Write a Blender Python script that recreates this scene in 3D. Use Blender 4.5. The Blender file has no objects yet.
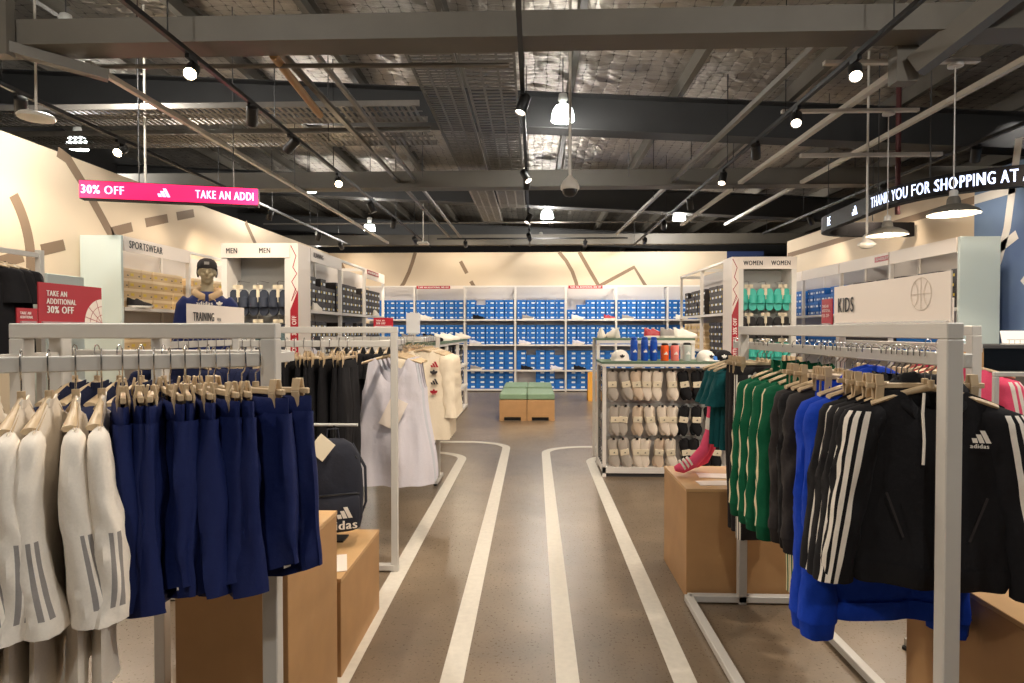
import bpy, bmesh, math, random
from mathutils import Vector, Matrix, noise as mnoise
random.seed(7)
PI = math.pi
sc = bpy.context.scene
COL = sc.collection

# ------------------------------------------------------------------ camera, world, exposure
cam_d = bpy.data.cameras.new('camera'); cam = bpy.data.objects.new('camera', cam_d); COL.objects.link(cam)
cam_d.sensor_fit = 'HORIZONTAL'; cam_d.sensor_width = 36.0; cam_d.lens = 620 * 36 / 1024
cam_d.clip_start = .05; cam_d.clip_end = 100
cam.location = (0, 0, 1.5)
cam.rotation_euler = (math.radians(90 - 1.06), 0, math.radians(2.03))
sc.camera = cam
w = bpy.data.worlds.new('world'); sc.world = w; w.use_nodes = True
w.node_tree.nodes['Background'].inputs[0].default_value = (.9, .85, .8, 1)
w.node_tree.nodes['Background'].inputs[1].default_value = .05
sc.view_settings.view_transform = 'Standard'; sc.view_settings.look = 'None'
sc.view_settings.gamma = 1; sc.view_settings.use_curve_mapping = False
sc.view_settings.exposure = 0.52
sc.cycles.use_denoising = True
sc.cycles.max_bounces = 8; sc.cycles.diffuse_bounces = 4; sc.cycles.glossy_bounces = 3; sc.cycles.transmission_bounces = 4
sc.cycles.sample_clamp_indirect = 6
WARM = (1.0, .84, .66); NEUT = (1.0, .95, .88)
HIGHBAY_W = 75; SPOT_W = 62; WASH_W = 27

def light(name, kind, loc, energy, color, size=.1, target=None, spot=70, blend=.6, parent=None):
    d = bpy.data.lights.new(name, kind); d.energy = energy; d.color = color
    if kind == 'SPOT':
        d.spot_size = math.radians(spot); d.spot_blend = blend; d.shadow_soft_size = size
    elif kind == 'AREA':
        d.shape = 'DISK'; d.size = size
    else:
        d.shadow_soft_size = size
    o = bpy.data.objects.new(name, d); COL.objects.link(o); o.location = loc
    if target is not None:
        o.rotation_euler = (Vector(target) - Vector(loc)).to_track_quat('-Z', 'Y').to_euler()
    if parent: o.parent = parent
    return o

# ------------------------------------------------------------------ materials
def lin(c):
    return tuple(((x / 255) / 12.92 if x / 255 <= .04045 else ((x / 255 + .055) / 1.055) ** 2.4) for x in c) + (1,)
MATS = {}
def mat(name, rgb, rough=.5, metal=0, bump=0, bscale=60, var=0, vscale=8, emit=0, alpha=1, trans=0, spec=.5, stretch=None):
    m = bpy.data.materials.new(name); m.use_nodes = True; nt = m.node_tree; b = nt.nodes['Principled BSDF']
    c = lin(rgb)
    b.inputs['Base Color'].default_value = c; b.inputs['Roughness'].default_value = rough
    b.inputs['Metallic'].default_value = metal; b.inputs['Specular IOR Level'].default_value = spec
    b.inputs['Alpha'].default_value = alpha; b.inputs['Transmission Weight'].default_value = trans
    if emit:
        b.inputs['Emission Color'].default_value = c; b.inputs['Emission Strength'].default_value = emit
    if bump or var:
        tc = nt.nodes.new('ShaderNodeTexCoord')
        mp = nt.nodes.new('ShaderNodeMapping'); nt.links.new(tc.outputs['Object'], mp.inputs[0])
        if stretch: mp.inputs['Scale'].default_value = stretch
    if bump:
        n = nt.nodes.new('ShaderNodeTexNoise'); n.inputs['Scale'].default_value = bscale; n.inputs['Detail'].default_value = 4
        nt.links.new(mp.outputs[0], n.inputs['Vector'])
        bp = nt.nodes.new('ShaderNodeBump'); bp.inputs['Strength'].default_value = bump; bp.inputs['Distance'].default_value = .01
        nt.links.new(n.outputs['Fac'], bp.inputs['Height']); nt.links.new(bp.outputs[0], b.inputs['Normal'])
    if var:
        n = nt.nodes.new('ShaderNodeTexNoise'); n.inputs['Scale'].default_value = vscale; n.inputs['Detail'].default_value = 5
        nt.links.new(mp.outputs[0], n.inputs['Vector'])
        r = nt.nodes.new('ShaderNodeValToRGB')
        r.color_ramp.elements[0].position = .3; r.color_ramp.elements[1].position = .7
        r.color_ramp.elements[0].color = tuple(x * (1 - var) for x in c[:3]) + (1,)
        r.color_ramp.elements[1].color = tuple(min(1, x * (1 + var)) for x in c[:3]) + (1,)
        nt.links.new(n.outputs['Fac'], r.inputs[0]); nt.links.new(r.outputs[0], b.inputs['Base Color'])
    MATS[name] = m
    return m
M = MATS
def fabric(name, rgb, rough=.85, bump=.3): return mat(name, rgb, rough, 0, bump, 26, .035, 180, spec=.25)
mat('rack_white', (200, 196, 189), .35)
mat('rack_grey', (196, 194, 188), .35)
mat('chrome', (200, 200, 200), .18, 1)
mat('hanger_beige', (196, 172, 138), .45, var=.06, vscale=20)
mat('shelf_white', (226, 220, 212), .45)
mat('shelf_grey', (176, 176, 172), .5)
mat('panel_mint', (196, 208, 204), .5)
mat('back_panel', (205, 198, 192), .6)
mat('dark_grey', (70, 68, 68), .6)
mat('green_top', (96, 118, 96), .65, 0, .15, 120, .08, 30)
mat('cushion_green', (120, 146, 118), .6, 0, .15, 120, .05, 30)
mat('mdf', (180, 138, 92), .55, 0, .05, 200, .08, 6)
mat('mdf_edge', (202, 162, 112), .55, 0, .05, 200, .06, 8)
mat('black_paint', (22, 21, 21), .45)
mat('black_plastic', (28, 27, 28), .4)
mat('beam_grey', (98, 93, 84), .55, 0, .05, 40, .07, 3)
mat('beam_dark', (52, 52, 52), .55, 0, .05, 40, .07, 3)
mat('galv', (122, 117, 110), .42, .6, .04, 60, .1, 10)
mat('pipe_white', (205, 198, 186), .4)
mat('pipe_yellow', (170, 128, 78), .5); mat('pipe_red', (84, 34, 34), .5)
mat('charcoal', (44, 43, 43), .8, 0, 0, 10, .1, 2)
mat('navy_wall', (44, 62, 108), .7)
mat('cream_wall', (226, 207, 180), .75, 0, .03, 90, .02, 1.5)
mat('wall_stripe', (140, 118, 96), .75)
mat('white_line', (216, 209, 196), .5, 0, .1, 150, .06, 30)
mat('mural_white', (236, 232, 226), .7)
mat('sign_red', (168, 28, 44), .4)
mat('sign_white', (238, 226, 214), .5)
mat('ink_dark', (44, 40, 40), .6)
mat('ink_grey', (150, 146, 140), .6)
mat('ink_white', (240, 236, 230), .6)
mat('ink_faint', (214, 200, 184), .6)
mat('acrylic', (230, 234, 236), .08, 0, alpha=.35)
mat('bulb', (255, 246, 226), .3, emit=14)
mat('lens_on', (255, 226, 180), .3, emit=40)
mat('lens_dim', (255, 236, 210), .3, emit=7)
mat('bell_glow', (240, 250, 246), .4, emit=5.5)
mat('led_pink', (226, 0, 82), .5, emit=.9)
mat('led_text', (236, 196, 240), .5, emit=1.1)
mat('led_black', (20, 17, 18), .6, spec=.2)
mat('led_white', (206, 218, 250), .5, emit=1.6)
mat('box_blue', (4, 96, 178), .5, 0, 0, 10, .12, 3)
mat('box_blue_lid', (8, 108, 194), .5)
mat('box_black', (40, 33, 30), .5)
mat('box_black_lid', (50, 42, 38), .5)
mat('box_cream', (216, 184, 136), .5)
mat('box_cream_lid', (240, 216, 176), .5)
mat('label_white', (226, 232, 236), .5)
mat('label_yellow', (228, 196, 70), .5)
mat('bottle_blue', (20, 76, 176), .3); mat('bottle_orange', (236, 92, 30), .3); mat('bottle_pink', (236, 130, 120), .3); mat('bottle_clear', (196, 204, 198), .2, alpha=.75)
mat('skin_mannequin', (156, 142, 112), .6)
mat('sandal_teal', (72, 190, 172), .55); mat('sandal_black', (34, 30, 30), .55); mat('sandal_navy', (52, 58, 72), .55); mat('sandal_pattern', (96, 116, 118), .55, 0, 0, 10, .5, 60)
mat('card_cream', (226, 212, 184), .6)
mat('wet_yellow', (238, 168, 30), .45)
mat('rubber', (30, 30, 30), .7)
mat('screen_white', (232, 232, 232), .3)
fabric('cotton_cream', (240, 231, 218)); fabric('cotton_white', (232, 226, 216)); fabric('knit_ivory', (234, 220, 196))
fabric('nylon_navy', (24, 36, 86), .6); fabric('black_cloth', (22, 21, 24)); fabric('charcoal_cloth', (46, 42, 42))
fabric('green_cloth', (8, 88, 58)); fabric('blue_cloth', (12, 58, 172)); fabric('teal_cloth', (8, 76, 80)); fabric('navy_cloth', (26, 32, 62))
fabric('pink_cloth', (232, 84, 118)); fabric('tank_white', (212, 208, 216), .7); fabric('tank_mesh', (196, 198, 206), .7); fabric('sand_cloth', (186, 158, 122)); fabric('camo_cloth', (120, 108, 90))
fabric('stripe_white', (236, 228, 216)); fabric('stripe_cream', (222, 206, 170)); fabric('sock_white', (226, 212, 194)); fabric('sock_grey', (176, 166, 154)); fabric('sock_beige', (208, 186, 162)); fabric('sock_black', (26, 25, 27))
fabric('bag_cloth', (44, 46, 56), .75); fabric('grey_stripe', (150, 144, 140)); fabric('peach_cloth', (228, 198, 160)); fabric('sky_cloth', (60, 150, 210))

def floor_mat():
    m = bpy.data.materials.new('concrete'); m.use_nodes = True; nt = m.node_tree; b = nt.nodes['Principled BSDF']; L = nt.links
    tc = nt.nodes.new('ShaderNodeTexCoord')
    def noise(s, d, dist=0):
        n = nt.nodes.new('ShaderNodeTexNoise'); n.inputs['Scale'].default_value = s; n.inputs['Detail'].default_value = d
        n.inputs['Distortion'].default_value = dist; L.new(tc.outputs['Object'], n.inputs['Vector']); return n
    def ramp(n, a, b_, pa=.35, pb=.65):
        r = nt.nodes.new('ShaderNodeValToRGB'); r.color_ramp.elements[0].position = pa; r.color_ramp.elements[1].position = pb
        r.color_ramp.elements[0].color = a; r.color_ramp.elements[1].color = b_; L.new(n.outputs['Fac'], r.inputs[0]); return r
    n1 = noise(.8, 8, .4); n2 = noise(5, 12); n3 = noise(70, 6)
    r1 = ramp(n1, lin((104, 90, 74)), lin((140, 122, 101)), .3, .7)
    r2 = ramp(n2, (.84, .84, .84, 1), (1.12, 1.11, 1.1, 1), .25, .75)
    r3 = ramp(n3, (.93, .93, .93, 1), (1.05, 1.05, 1.05, 1))
    def mul(a, c):
        x = nt.nodes.new('ShaderNodeMix'); x.data_type = 'RGBA'; x.blend_type = 'MULTIPLY'; x.inputs[0].default_value = 1
        L.new(a, x.inputs[6]); L.new(c, x.inputs[7]); return x.outputs[2]
    L.new(mul(mul(r1.outputs[0], r2.outputs[0]), r3.outputs[0]), b.inputs['Base Color'])
    rr = ramp(n3, (.27, .27, .27, 1), (.36, .36, .36, 1)); L.new(rr.outputs[0], b.inputs['Roughness'])
    bp = nt.nodes.new('ShaderNodeBump'); bp.inputs['Strength'].default_value = .06; bp.inputs['Distance'].default_value = .01
    L.new(n3.outputs['Fac'], bp.inputs['Height']); L.new(bp.outputs[0], b.inputs['Normal'])
    M['concrete'] = m
def foil_mat():
    m = bpy.data.materials.new('foil'); m.use_nodes = True; nt = m.node_tree; b = nt.nodes['Principled BSDF']; L = nt.links
    tc = nt.nodes.new('ShaderNodeTexCoord'); sp = nt.nodes.new('ShaderNodeSeparateXYZ')
    nz = nt.nodes.new('ShaderNodeTexNoise'); nz.inputs['Scale'].default_value = 3.5; nz.inputs['Detail'].default_value = 3
    L.new(tc.outputs['Object'], nz.inputs['Vector'])
    mx = nt.nodes.new('ShaderNodeMix'); mx.data_type = 'RGBA'; mx.blend_type = 'LINEAR_LIGHT'; mx.inputs[0].default_value = .05
    L.new(tc.outputs['Object'], mx.inputs[6]); L.new(nz.outputs['Color'], mx.inputs[7]); L.new(mx.outputs[2], sp.inputs[0])
    def math_(op, a, v=None):
        n = nt.nodes.new('ShaderNodeMath'); n.operation = op; L.new(a, n.inputs[0])
        if v is not None:
            if isinstance(v, (int, float)): n.inputs[1].default_value = v
            else: L.new(v, n.inputs[1])
        return n.outputs[0]
    def cell(o, f):
        return math_('POWER', math_('ABSOLUTE', math_('SINE', math_('MULTIPLY', o, f))), .45)
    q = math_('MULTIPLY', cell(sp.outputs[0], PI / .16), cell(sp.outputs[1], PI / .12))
    n2 = nt.nodes.new('ShaderNodeTexNoise'); n2.inputs['Scale'].default_value = 13; n2.inputs['Detail'].default_value = 8; n2.inputs['Roughness'].default_value = .62; n2.inputs['Distortion'].default_value = .8
    mp = nt.nodes.new('ShaderNodeMapping'); mp.inputs['Scale'].default_value = (.35, 1.7, 1); L.new(tc.outputs['Object'], mp.inputs[0]); L.new(mp.outputs[0], n2.inputs['Vector'])
    h = math_('ADD', math_('MULTIPLY', q, .25), math_('MULTIPLY', n2.outputs['Fac'], .8))
    bp = nt.nodes.new('ShaderNodeBump'); bp.inputs['Strength'].default_value = 1; bp.inputs['Distance'].default_value = .03
    L.new(h, bp.inputs['Height']); L.new(bp.outputs[0], b.inputs['Normal'])
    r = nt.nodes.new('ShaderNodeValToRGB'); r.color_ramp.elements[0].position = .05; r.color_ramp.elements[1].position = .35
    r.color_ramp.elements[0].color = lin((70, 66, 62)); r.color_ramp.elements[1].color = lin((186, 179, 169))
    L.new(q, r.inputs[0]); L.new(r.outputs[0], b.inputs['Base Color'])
    b.inputs['Metallic'].default_value = .85; b.inputs['Roughness'].default_value = .36
    M['foil'] = m
def mural_mat():
    m = bpy.data.materials.new('mural_blue'); m.use_nodes = True; nt = m.node_tree; b = nt.nodes['Principled BSDF']; L = nt.links
    tc = nt.nodes.new('ShaderNodeTexCoord'); n = nt.nodes.new('ShaderNodeTexNoise'); n.inputs['Scale'].default_value = .7; n.inputs['Detail'].default_value = 3
    L.new(tc.outputs['Object'], n.inputs['Vector'])
    r = nt.nodes.new('ShaderNodeValToRGB'); r.color_ramp.elements[0].position = .35; r.color_ramp.elements[1].position = .65
    r.color_ramp.elements[0].color = lin((96, 118, 160)); r.color_ramp.elements[1].color = lin((140, 168, 196))
    L.new(n.outputs['Fac'], r.inputs[0]); L.new(r.outputs[0], b.inputs['Base Color']); b.inputs['Roughness'].default_value = .7
    M['mural_blue'] = m
floor_mat(); foil_mat(); mural_mat()

# ------------------------------------------------------------------ mesh helpers
class MB:
    def __init__(s): s.v = []; s.f = []; s.m = []
    def add(s, vs, fs, m=0):
        o = len(s.v); s.v += [tuple(p) for p in vs]
        for i, f in enumerate(fs):
            s.f.append([o + k for k in f]); s.m.append(m if isinstance(m, int) else m[i])
        return s
    def box(s, x0, x1, y0, y1, z0, z1, m=0):
        vs = [(x, y, z) for z in (z0, z1) for (x, y) in ((x0, y0), (x1, y0), (x1, y1), (x0, y1))]
        return s.add(vs, [(3, 2, 1, 0), (4, 5, 6, 7), (0, 1, 5, 4), (1, 2, 6, 5), (2, 3, 7, 6), (3, 0, 4, 7)], m)
    def obox(s, a, b, wx, wy, m=0, up=(0, 0, 1)):
        """box from point a to point b with cross-section wx (sideways) by wy (along up)"""
        a = Vector(a); b = Vector(b); d = (b - a).normalized(); upv = Vector(up)
        if abs(d.dot(upv)) > .99: upv = Vector((0, 1, 0))
        sx = d.cross(upv).normalized(); uz = sx.cross(d).normalized()
        vs = [p + sx * (i * wx / 2) + uz * (j * wy / 2) for p in (a, b) for (i, j) in ((-1, -1), (1, -1), (1, 1), (-1, 1))]
        return s.add(vs, [(0, 1, 2, 3), (7, 6, 5, 4), (4, 5, 1, 0), (5, 6, 2, 1), (6, 7, 3, 2), (7, 4, 0, 3)], m)
    def loft(s, rings, m=0, cap0=True, cap1=True, closed=True):
        n = len(rings[0]); vs = [p for r in rings for p in r]; fs = []; ms = []
        for i in range(len(rings) - 1):
            for j in range(n if closed else n - 1):
                k = (j + 1) % n
                fs.append((i * n + j, i * n + k, (i + 1) * n + k, (i + 1) * n + j))
                ms.append(m if isinstance(m, int) else m(i, j))
        if cap0: fs.append(tuple(range(n - 1, -1, -1))); ms.append(m if isinstance(m, int) else 0)
        if cap1: fs.append(tuple((len(rings) - 1) * n + j for j in range(n))); ms.append(m if isinstance(m, int) else 0)
        return s.add(vs, fs, ms)
    def tube(s, pts, r, seg=8, m=0, flat=1.0):
        pts = [Vector(p) for p in pts]; rings = []; prev = None
        for i, p in enumerate(pts):
            d = ((pts[min(i + 1, len(pts) - 1)] - p).normalized() + (p - pts[max(i - 1, 0)]).normalized()).normalized()
            if prev is None:
                a = Vector((0, 0, 1)) if abs(d.z) < .9 else Vector((1, 0, 0)); u = d.cross(a).normalized()
            else:
                u = (prev - d * prev.dot(d)).normalized()
            prev = u; v = d.cross(u); rr = r[i] if isinstance(r, (list, tuple)) else r
            rings.append([p + u * (rr * math.cos(2 * PI * k / seg)) + v * (rr * flat * math.sin(2 * PI * k / seg)) for k in range(seg)])
        return s.loft(rings, m)
    def lathe(s, prof, seg=20, c=(0, 0, 0), m=0, cap0=True, cap1=True):
        return s.loft([[(c[0] + r * math.cos(2 * PI * k / seg), c[1] + r * math.sin(2 * PI * k / seg), c[2] + z) for k in range(seg)] for r, z in prof], m, cap0, cap1)
    def strip(s, pts, w, up, t=.002, m=0):
        """flat band of width w along pts lying on a surface with normal up"""
        pts = [Vector(p) for p in pts]; up = Vector(up).normalized(); n = len(pts); L = []; R = []
        for i, p in enumerate(pts):
            d = (pts[min(i + 1, n - 1)] - pts[max(i - 1, 0)]).normalized(); sd = d.cross(up).normalized() * (w / 2)
            L.append(p - sd + up * t); R.append(p + sd + up * t)
        vs = L + R + [p - up * t for p in L] + [p - up * t for p in R]; fs = []
        for i in range(n - 1):
            fs += [(i, i + n, i + n + 1, i + 1), (i, i + 1, 2 * n + i + 1, 2 * n + i), (n + i + 1, n + i, 3 * n + i, 3 * n + i + 1)]
        fs += [(0, 2 * n, 3 * n, n), (n - 1, 2 * n - 1, 4 * n - 1, 3 * n - 1)]
        return s.add(vs, fs, m)
    def build(s, name, mats, parent=None, bevel=0, smooth=False, loc=None):
        me = bpy.data.meshes.new(name)
        me.from_pydata([tuple(p) for p in s.v], [], s.f)
        if not isinstance(mats, (list, tuple)): mats = [mats]
        for k in mats: me.materials.append(M[k] if isinstance(k, str) else k)
        me.polygons.foreach_set('material_index', s.m)
        bm = bmesh.new(); bm.from_mesh(me)
        bmesh.ops.recalc_face_normals(bm, faces=bm.faces)
        if bevel:
            ed = [e for e in bm.edges if len(e.link_faces) == 2 and e.calc_face_angle(0) > .5]
            bmesh.ops.bevel(bm, geom=ed, offset=bevel, segments=1, affect='EDGES', clamp_overlap=True)
        bm.to_mesh(me); bm.free()
        if smooth:
            me.polygons.foreach_set('use_smooth', [True] * len(me.polygons))
            try: me.set_sharp_from_angle(angle=math.radians(50))
            except Exception: pass
        o = bpy.data.objects.new(name, me); COL.objects.link(o)
        if parent: o.parent = parent
        if loc: o.location = loc
        return o
def tag(o, label=None, cat=None, group=None, kind=None):
    if label: o['label'] = label
    if cat: o['category'] = cat
    if group: o['group'] = group
    if kind: o['kind'] = kind
    return o
def thing(name, label, cat, loc=(0, 0, 0), rz=0, group=None):
    o = bpy.data.objects.new(name, None); o.empty_display_size = .1; COL.objects.link(o)
    o.location = loc; o.rotation_euler = (0, 0, rz)
    return tag(o, label, cat, group)
def struct(o): o['kind'] = 'structure'; return o
KIDS = {}
def dup(o, loc=None, rz=None, label=None, group=None, parent=None):
    c = o.copy(); COL.objects.link(c)
    if parent is not None: c.parent = parent
    for ch in o.children: dup(ch, parent=c)
    if loc is not None: c.location = loc
    if rz is not None: c.rotation_euler = (0, 0, rz)
    if label: c['label'] = label
    if group: c['group'] = group
    return c
class Proto:
    """first use hands out the built thing itself, later uses hand out copies of it and its parts"""
    def __init__(s, maker): s.maker = maker; s.o = None
    def put(s, loc, rz, label, group=None):
        if s.o is None:
            s.o = s.maker(); o = s.o; o.location = loc; o.rotation_euler = (0, 0, rz); o['label'] = label
            if group: o['group'] = group
            return o
        return dup(s.o, loc, rz, label, group)
ORD = ['first', 'second', 'third', 'fourth', 'fifth', 'sixth', 'seventh', 'eighth', 'ninth', 'tenth', 'eleventh', 'twelfth', 'thirteenth', 'fourteenth', 'fifteenth', 'sixteenth', 'seventeenth', 'eighteenth', 'nineteenth', 'twentieth']

# ------------------------------------------------------------------ lettering
GLYPH = {}
def load_glyphs(chars):
    obs = []
    for ch in chars:
        for s in (ch, '|' + ch + '|', ):
            c = bpy.data.curves.new('g', 'FONT'); c.body = s; c.size = 1; c.resolution_u = 3; c.offset = 0
            o = bpy.data.objects.new('g', c); COL.objects.link(o); obs.append((ch, s, o))
    c = bpy.data.curves.new('g', 'FONT'); c.body = '||'; c.size = 1; o = bpy.data.objects.new('g', c); COL.objects.link(o); obs.append(('||', '||', o))
    bpy.context.view_layer.update(); dg = bpy.context.evaluated_depsgraph_get(); wd = {}
    for ch, s, o in obs:
        me = o.evaluated_get(dg).to_mesh(); vs = [tuple(v.co) for v in me.vertices]; fs = [tuple(p.vertices) for p in me.polygons]
        if len(s) == 1: GLYPH[ch] = [vs, fs, 0]
        wd[s] = (max(v[0] for v in vs) - min(v[0] for v in vs)) if vs else 0
        o.evaluated_get(dg).to_mesh_clear()
    for ch, s, o in obs:
        if len(s) == 3: GLYPH[ch][2] = wd[s] - wd['||']
    for ch, s, o in obs:
        d = o.data; bpy.data.objects.remove(o); bpy.data.curves.remove(d)
load_glyphs('ABCDEFGHIKLMNOPRSTUWYV036%adisr')
GLYPH[' '] = [[], [], .28]
def text2d(s, sx=1.0, track=0.0):
    """vertices and faces of a line of capitals of height 1 starting at x = 0"""
    cap = max(v[1] for v in GLYPH['E'][0]); V = []; F = []; x = 0
    for ch in s:
        vs, fs, a = GLYPH[ch]; o = len(V)
        n = len(vs)
        for dx in (0, .035, .07): V += [((x + dx + p[0]) / cap * sx, p[1] / cap, dx * .008) for p in vs]
        for q in range(3): F += [tuple(o + q * n + k for k in f) for f in fs]
        x += a + track + .07
    return V, F, x / cap * sx
def logo_bars():
    """three slanted bars rising to the right, height 1"""
    V = []; F = []
    for k, h in enumerate((.38, .69, 1.0)):
        x = k * .46; o = len(V)
        V += [(x + .36, 0), (x + .0 + .36 + .36, 0), (x + .36 + .36 - .58 * h + .12, h), (x + .36 - .58 * h + .12, h)]
        F.append((o, o + 1, o + 2, o + 3))
    return V, F, 1.65
def trefoil():
    V = []; F = []
    for ang in (90, 38, 142):
        a = math.radians(ang); d = Vector((math.cos(a), math.sin(a))); n = Vector((-d.y, d.x)); o = len(V); c = Vector((.5, .22))
        for t, hw in ((0, .06), (.25, .17), (.5, .23), (.68, .16), (.8, .02)):
            for sg in (-1, 1): V.append(tuple(c + d * t + n * (sg * hw)))
        for i in range(4): F.append((o + 2 * i, o + 2 * i + 1, o + 2 * i + 3, o + 2 * i + 2))
    for k in range(3):
        o = len(V); y = .02 + k * .085; V += [(.15, y), (.85, y), (.85, y + .05), (.15, y + .05)]; F.append((o, o + 1, o + 2, o + 3))
    return V, F, 1
def put2d(mb, shape, origin, right, up, h, m=0, align='L', off=.0015):
    V, F, wd = shape; r = Vector(right).normalized(); u = Vector(up).normalized(); n = r.cross(u); O = Vector(origin)
    dx = 0 if align == 'L' else (-wd / 2 if align == 'C' else -wd)
    mb.add([O + r * ((p[0] + dx) * h) + u * (p[1] * h) + n * (off + (p[2] if len(p) > 2 else 0)) for p in V], F, m)
def text(name, s, origin, right, up, h, m, parent, sx=.8, align='L', off=.0015, track=0):
    mb = MB(); put2d(mb, text2d(s, sx, track), origin, right, up, h, 0, align, off); return mb.build(name, m, parent)

# ------------------------------------------------------------------ the room
XL, XR, YB, WH = -5.18, 5.55, 15.5, 3.44
def slab(name, x0, x1, y0, y1, z0, z1, m): return struct(MB().box(x0, x1, y0, y1, z0, z1).build(name, m))
slab('floor', -9, 10, -4, 24, -.1, 0, 'concrete')
slab('wall_left', XL - .1, XL, -4, YB + .1, 0, WH, 'cream_wall')
slab('wall_back', XL, 4.75, YB, YB + .1, 0, WH, 'cream_wall')
slab('wall_rear_right', 4.75, XR + .1, YB, YB + .1, 0, WH, 'navy_wall')
slab('wall_right', XR, XR + .1, 8.05, 13.85, 0, WH, 'cream_wall')
slab('wall_right_mural', XR, XR + .1, -4, 8.05, 0, WH, 'mural_blue')
slab('wall_front', -9, 10, -4.1, -4, 0, 5.6, 'charcoal')
slab('wall_far_left', -9.1, -9, -4, 24, 0, 5.6, 'charcoal')
slab('wall_far_right', 10, 10.1, -4, 24, 0, 5.6, 'charcoal')
slab('wall_far_back', -9, 10, 24, 24.1, 0, 5.6, 'charcoal')
SL = -.055
def roof(x): return 4.85 + SL * x
# crumpled foil insulation held up by wire netting: a real creased sheet
rc = random.Random(11); nx, ny = 210, 300; GV = []
for j in range(ny + 1):
    for i in range(nx + 1):
        x = -9 + 19 * i / nx; y = -4 + 28 * (j / ny)
        if 0 < i < nx and 0 < j < ny: x += rc.uniform(-.03, .03); y += rc.uniform(-.03, .03)
        z = roof(x) + .03 * mnoise.noise(Vector((1.1 * x, 2.2 * y, 0))) + .022 * mnoise.noise(Vector((3.5 * x, 9 * y, 5))) - .012 * abs(math.sin(PI * x / .47)) + rc.uniform(-.008, .008)
        GV.append((x, y, z))
GF = [(j * (nx + 1) + i, (j + 1) * (nx + 1) + i, (j + 1) * (nx + 1) + i + 1, j * (nx + 1) + i + 1) for j in range(ny) for i in range(nx)]
mb = MB(); mb.add(GV, GF); mb.box(-9, 10, -4, 24, 5.5, 5.6)
struct(mb.build('ceiling', 'foil'))
# court lines painted on the walls
def arc(c, r, a0, a1, n=24): return [(c[0] + r * math.cos(math.radians(a0 + (a1 - a0) * i / n)), c[1] + r * math.sin(math.radians(a0 + (a1 - a0) * i / n))) for i in range(n + 1)]
trim_n = [0]
def wall_line(kind, pts2, w=.1, m='wall_stripe'):
    trim_n[0] += 1
    if kind == 'L': P3 = [(XL + .001, y, z) for y, z in pts2]; n = (1, 0, 0)
    elif kind == 'R': P3 = [(XR - .001, y, z) for y, z in pts2]; n = (-1, 0, 0)
    else: P3 = [(x, YB - .001, z) for x, z in pts2]; n = (0, -1, 0)
    struct(MB().strip(P3, w, n, .002).build('trim_%d' % trim_n[0], m))
wall_line('L', arc((5.1, 2.2), 1.12, 35, -25), .12)
wall_line('L', [(6.6, 3.44), (6.75, 3.40), (7.0, 3.16), (7.3, 2.83), (7.5, 2.6), (7.6, 2.4)], .12)
for a, b in (((5.80, 2.14), (6.12, 2.25)), ((6.36, 2.34), (6.68, 2.44)), ((7.45, 2.70), (7.84, 2.83)), ((8.12, 2.93), (8.62, 3.08)), ((8.85, 3.15), (9.3, 3.28))): wall_line('L', [a, b], .12)
wall_line('L', [(11.0, 3.44), (11.5, 3.0), (11.9, 2.6)], .1)
wall_line('L', [(12.2, 2.9), (12.9, 3.06)], .1)
wall_line('B', [(-2.98, 3.44), (-3.05, 3.2), (-3.14, 2.95), (-3.27, 2.68), (-3.4, 2.5)], .09)
wall_line('B', [(-1.84, 3.22), (-1.68, 2.92)], .09)
wall_line('B', [(-1.58, 2.72), (-1.45, 2.5)], .09)
wall_line('B', [(.62, 3.44), (.80, 3.22), (.95, 2.96), (1.05, 2.68), (1.08, 2.5)], .09)
wall_line('B', [(1.12, 3.44), (1.36, 3.02), (1.66, 2.5)], .09)
wall_line('B', [(1.6, 2.58), (2.48, 3.06), (2.82, 2.5)], .09)
wall_line('B', [(-4.9, 3.23), (-4.5, 2.5)], .09)
wall_line('R', [(13.8, 3.13), (8.05, 3.14)], .10)
wall_line('R', [(8.05, 3.14), (7.38, 3.14)], .11, 'mural_white')
wall_line('R', [(7.34, 3.7), (7.42, 3.2), (7.5, 2.7), (7.62, 2.35), (7.78, 2.05), (7.95, 1.8)], .11, 'mural_white')
wall_line('R', [(7.85, 2.36), (7.35, 2.6)], .11, 'mural_white')
wall_line('R', [(7.25, 2.1), (7.0, 1.85), (6.6, 1.75)], .11, 'mural_white')

# painted running-track lines on the floor
def floor_line(X0, side, far, label):
    pts = [(X0, y, 0) for y in (-1, .5, 2, 3.5, 5, 6.2, far - .45)]
    r = .55
    c = (X0 + side * r, far - .45)
    for k in range(1, 11):
        a = math.radians(90 * k / 10); pts.append((c[0] - side * r * math.cos(a), c[1] + .75 * r * math.sin(a), 0))
    pts += [(c[0] + side * .5, pts[-1][1], 0), (c[0] + side * 1.6, pts[-1][1] + .02, 0)]
    o = MB().strip(pts, .1, (0, 0, 1), .002).build('floor_line', 'white_line'); tag(o, label, 'floor line', 'running track lines on the floor')
floor_line(-.835, -1, 7.6, 'white painted floor line curving left, beside the cardboard-brown plinths')
floor_line(-.35, -1, 8.3, 'white painted floor line curving left, inner one nearer the aisle middle')
floor_line(.145, 1, 8.0, 'white painted floor line curving right, inner one nearer the aisle middle')
floor_line(.645, 1, 7.5, 'white painted floor line curving right, beside the sock display and right plinth')

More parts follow.
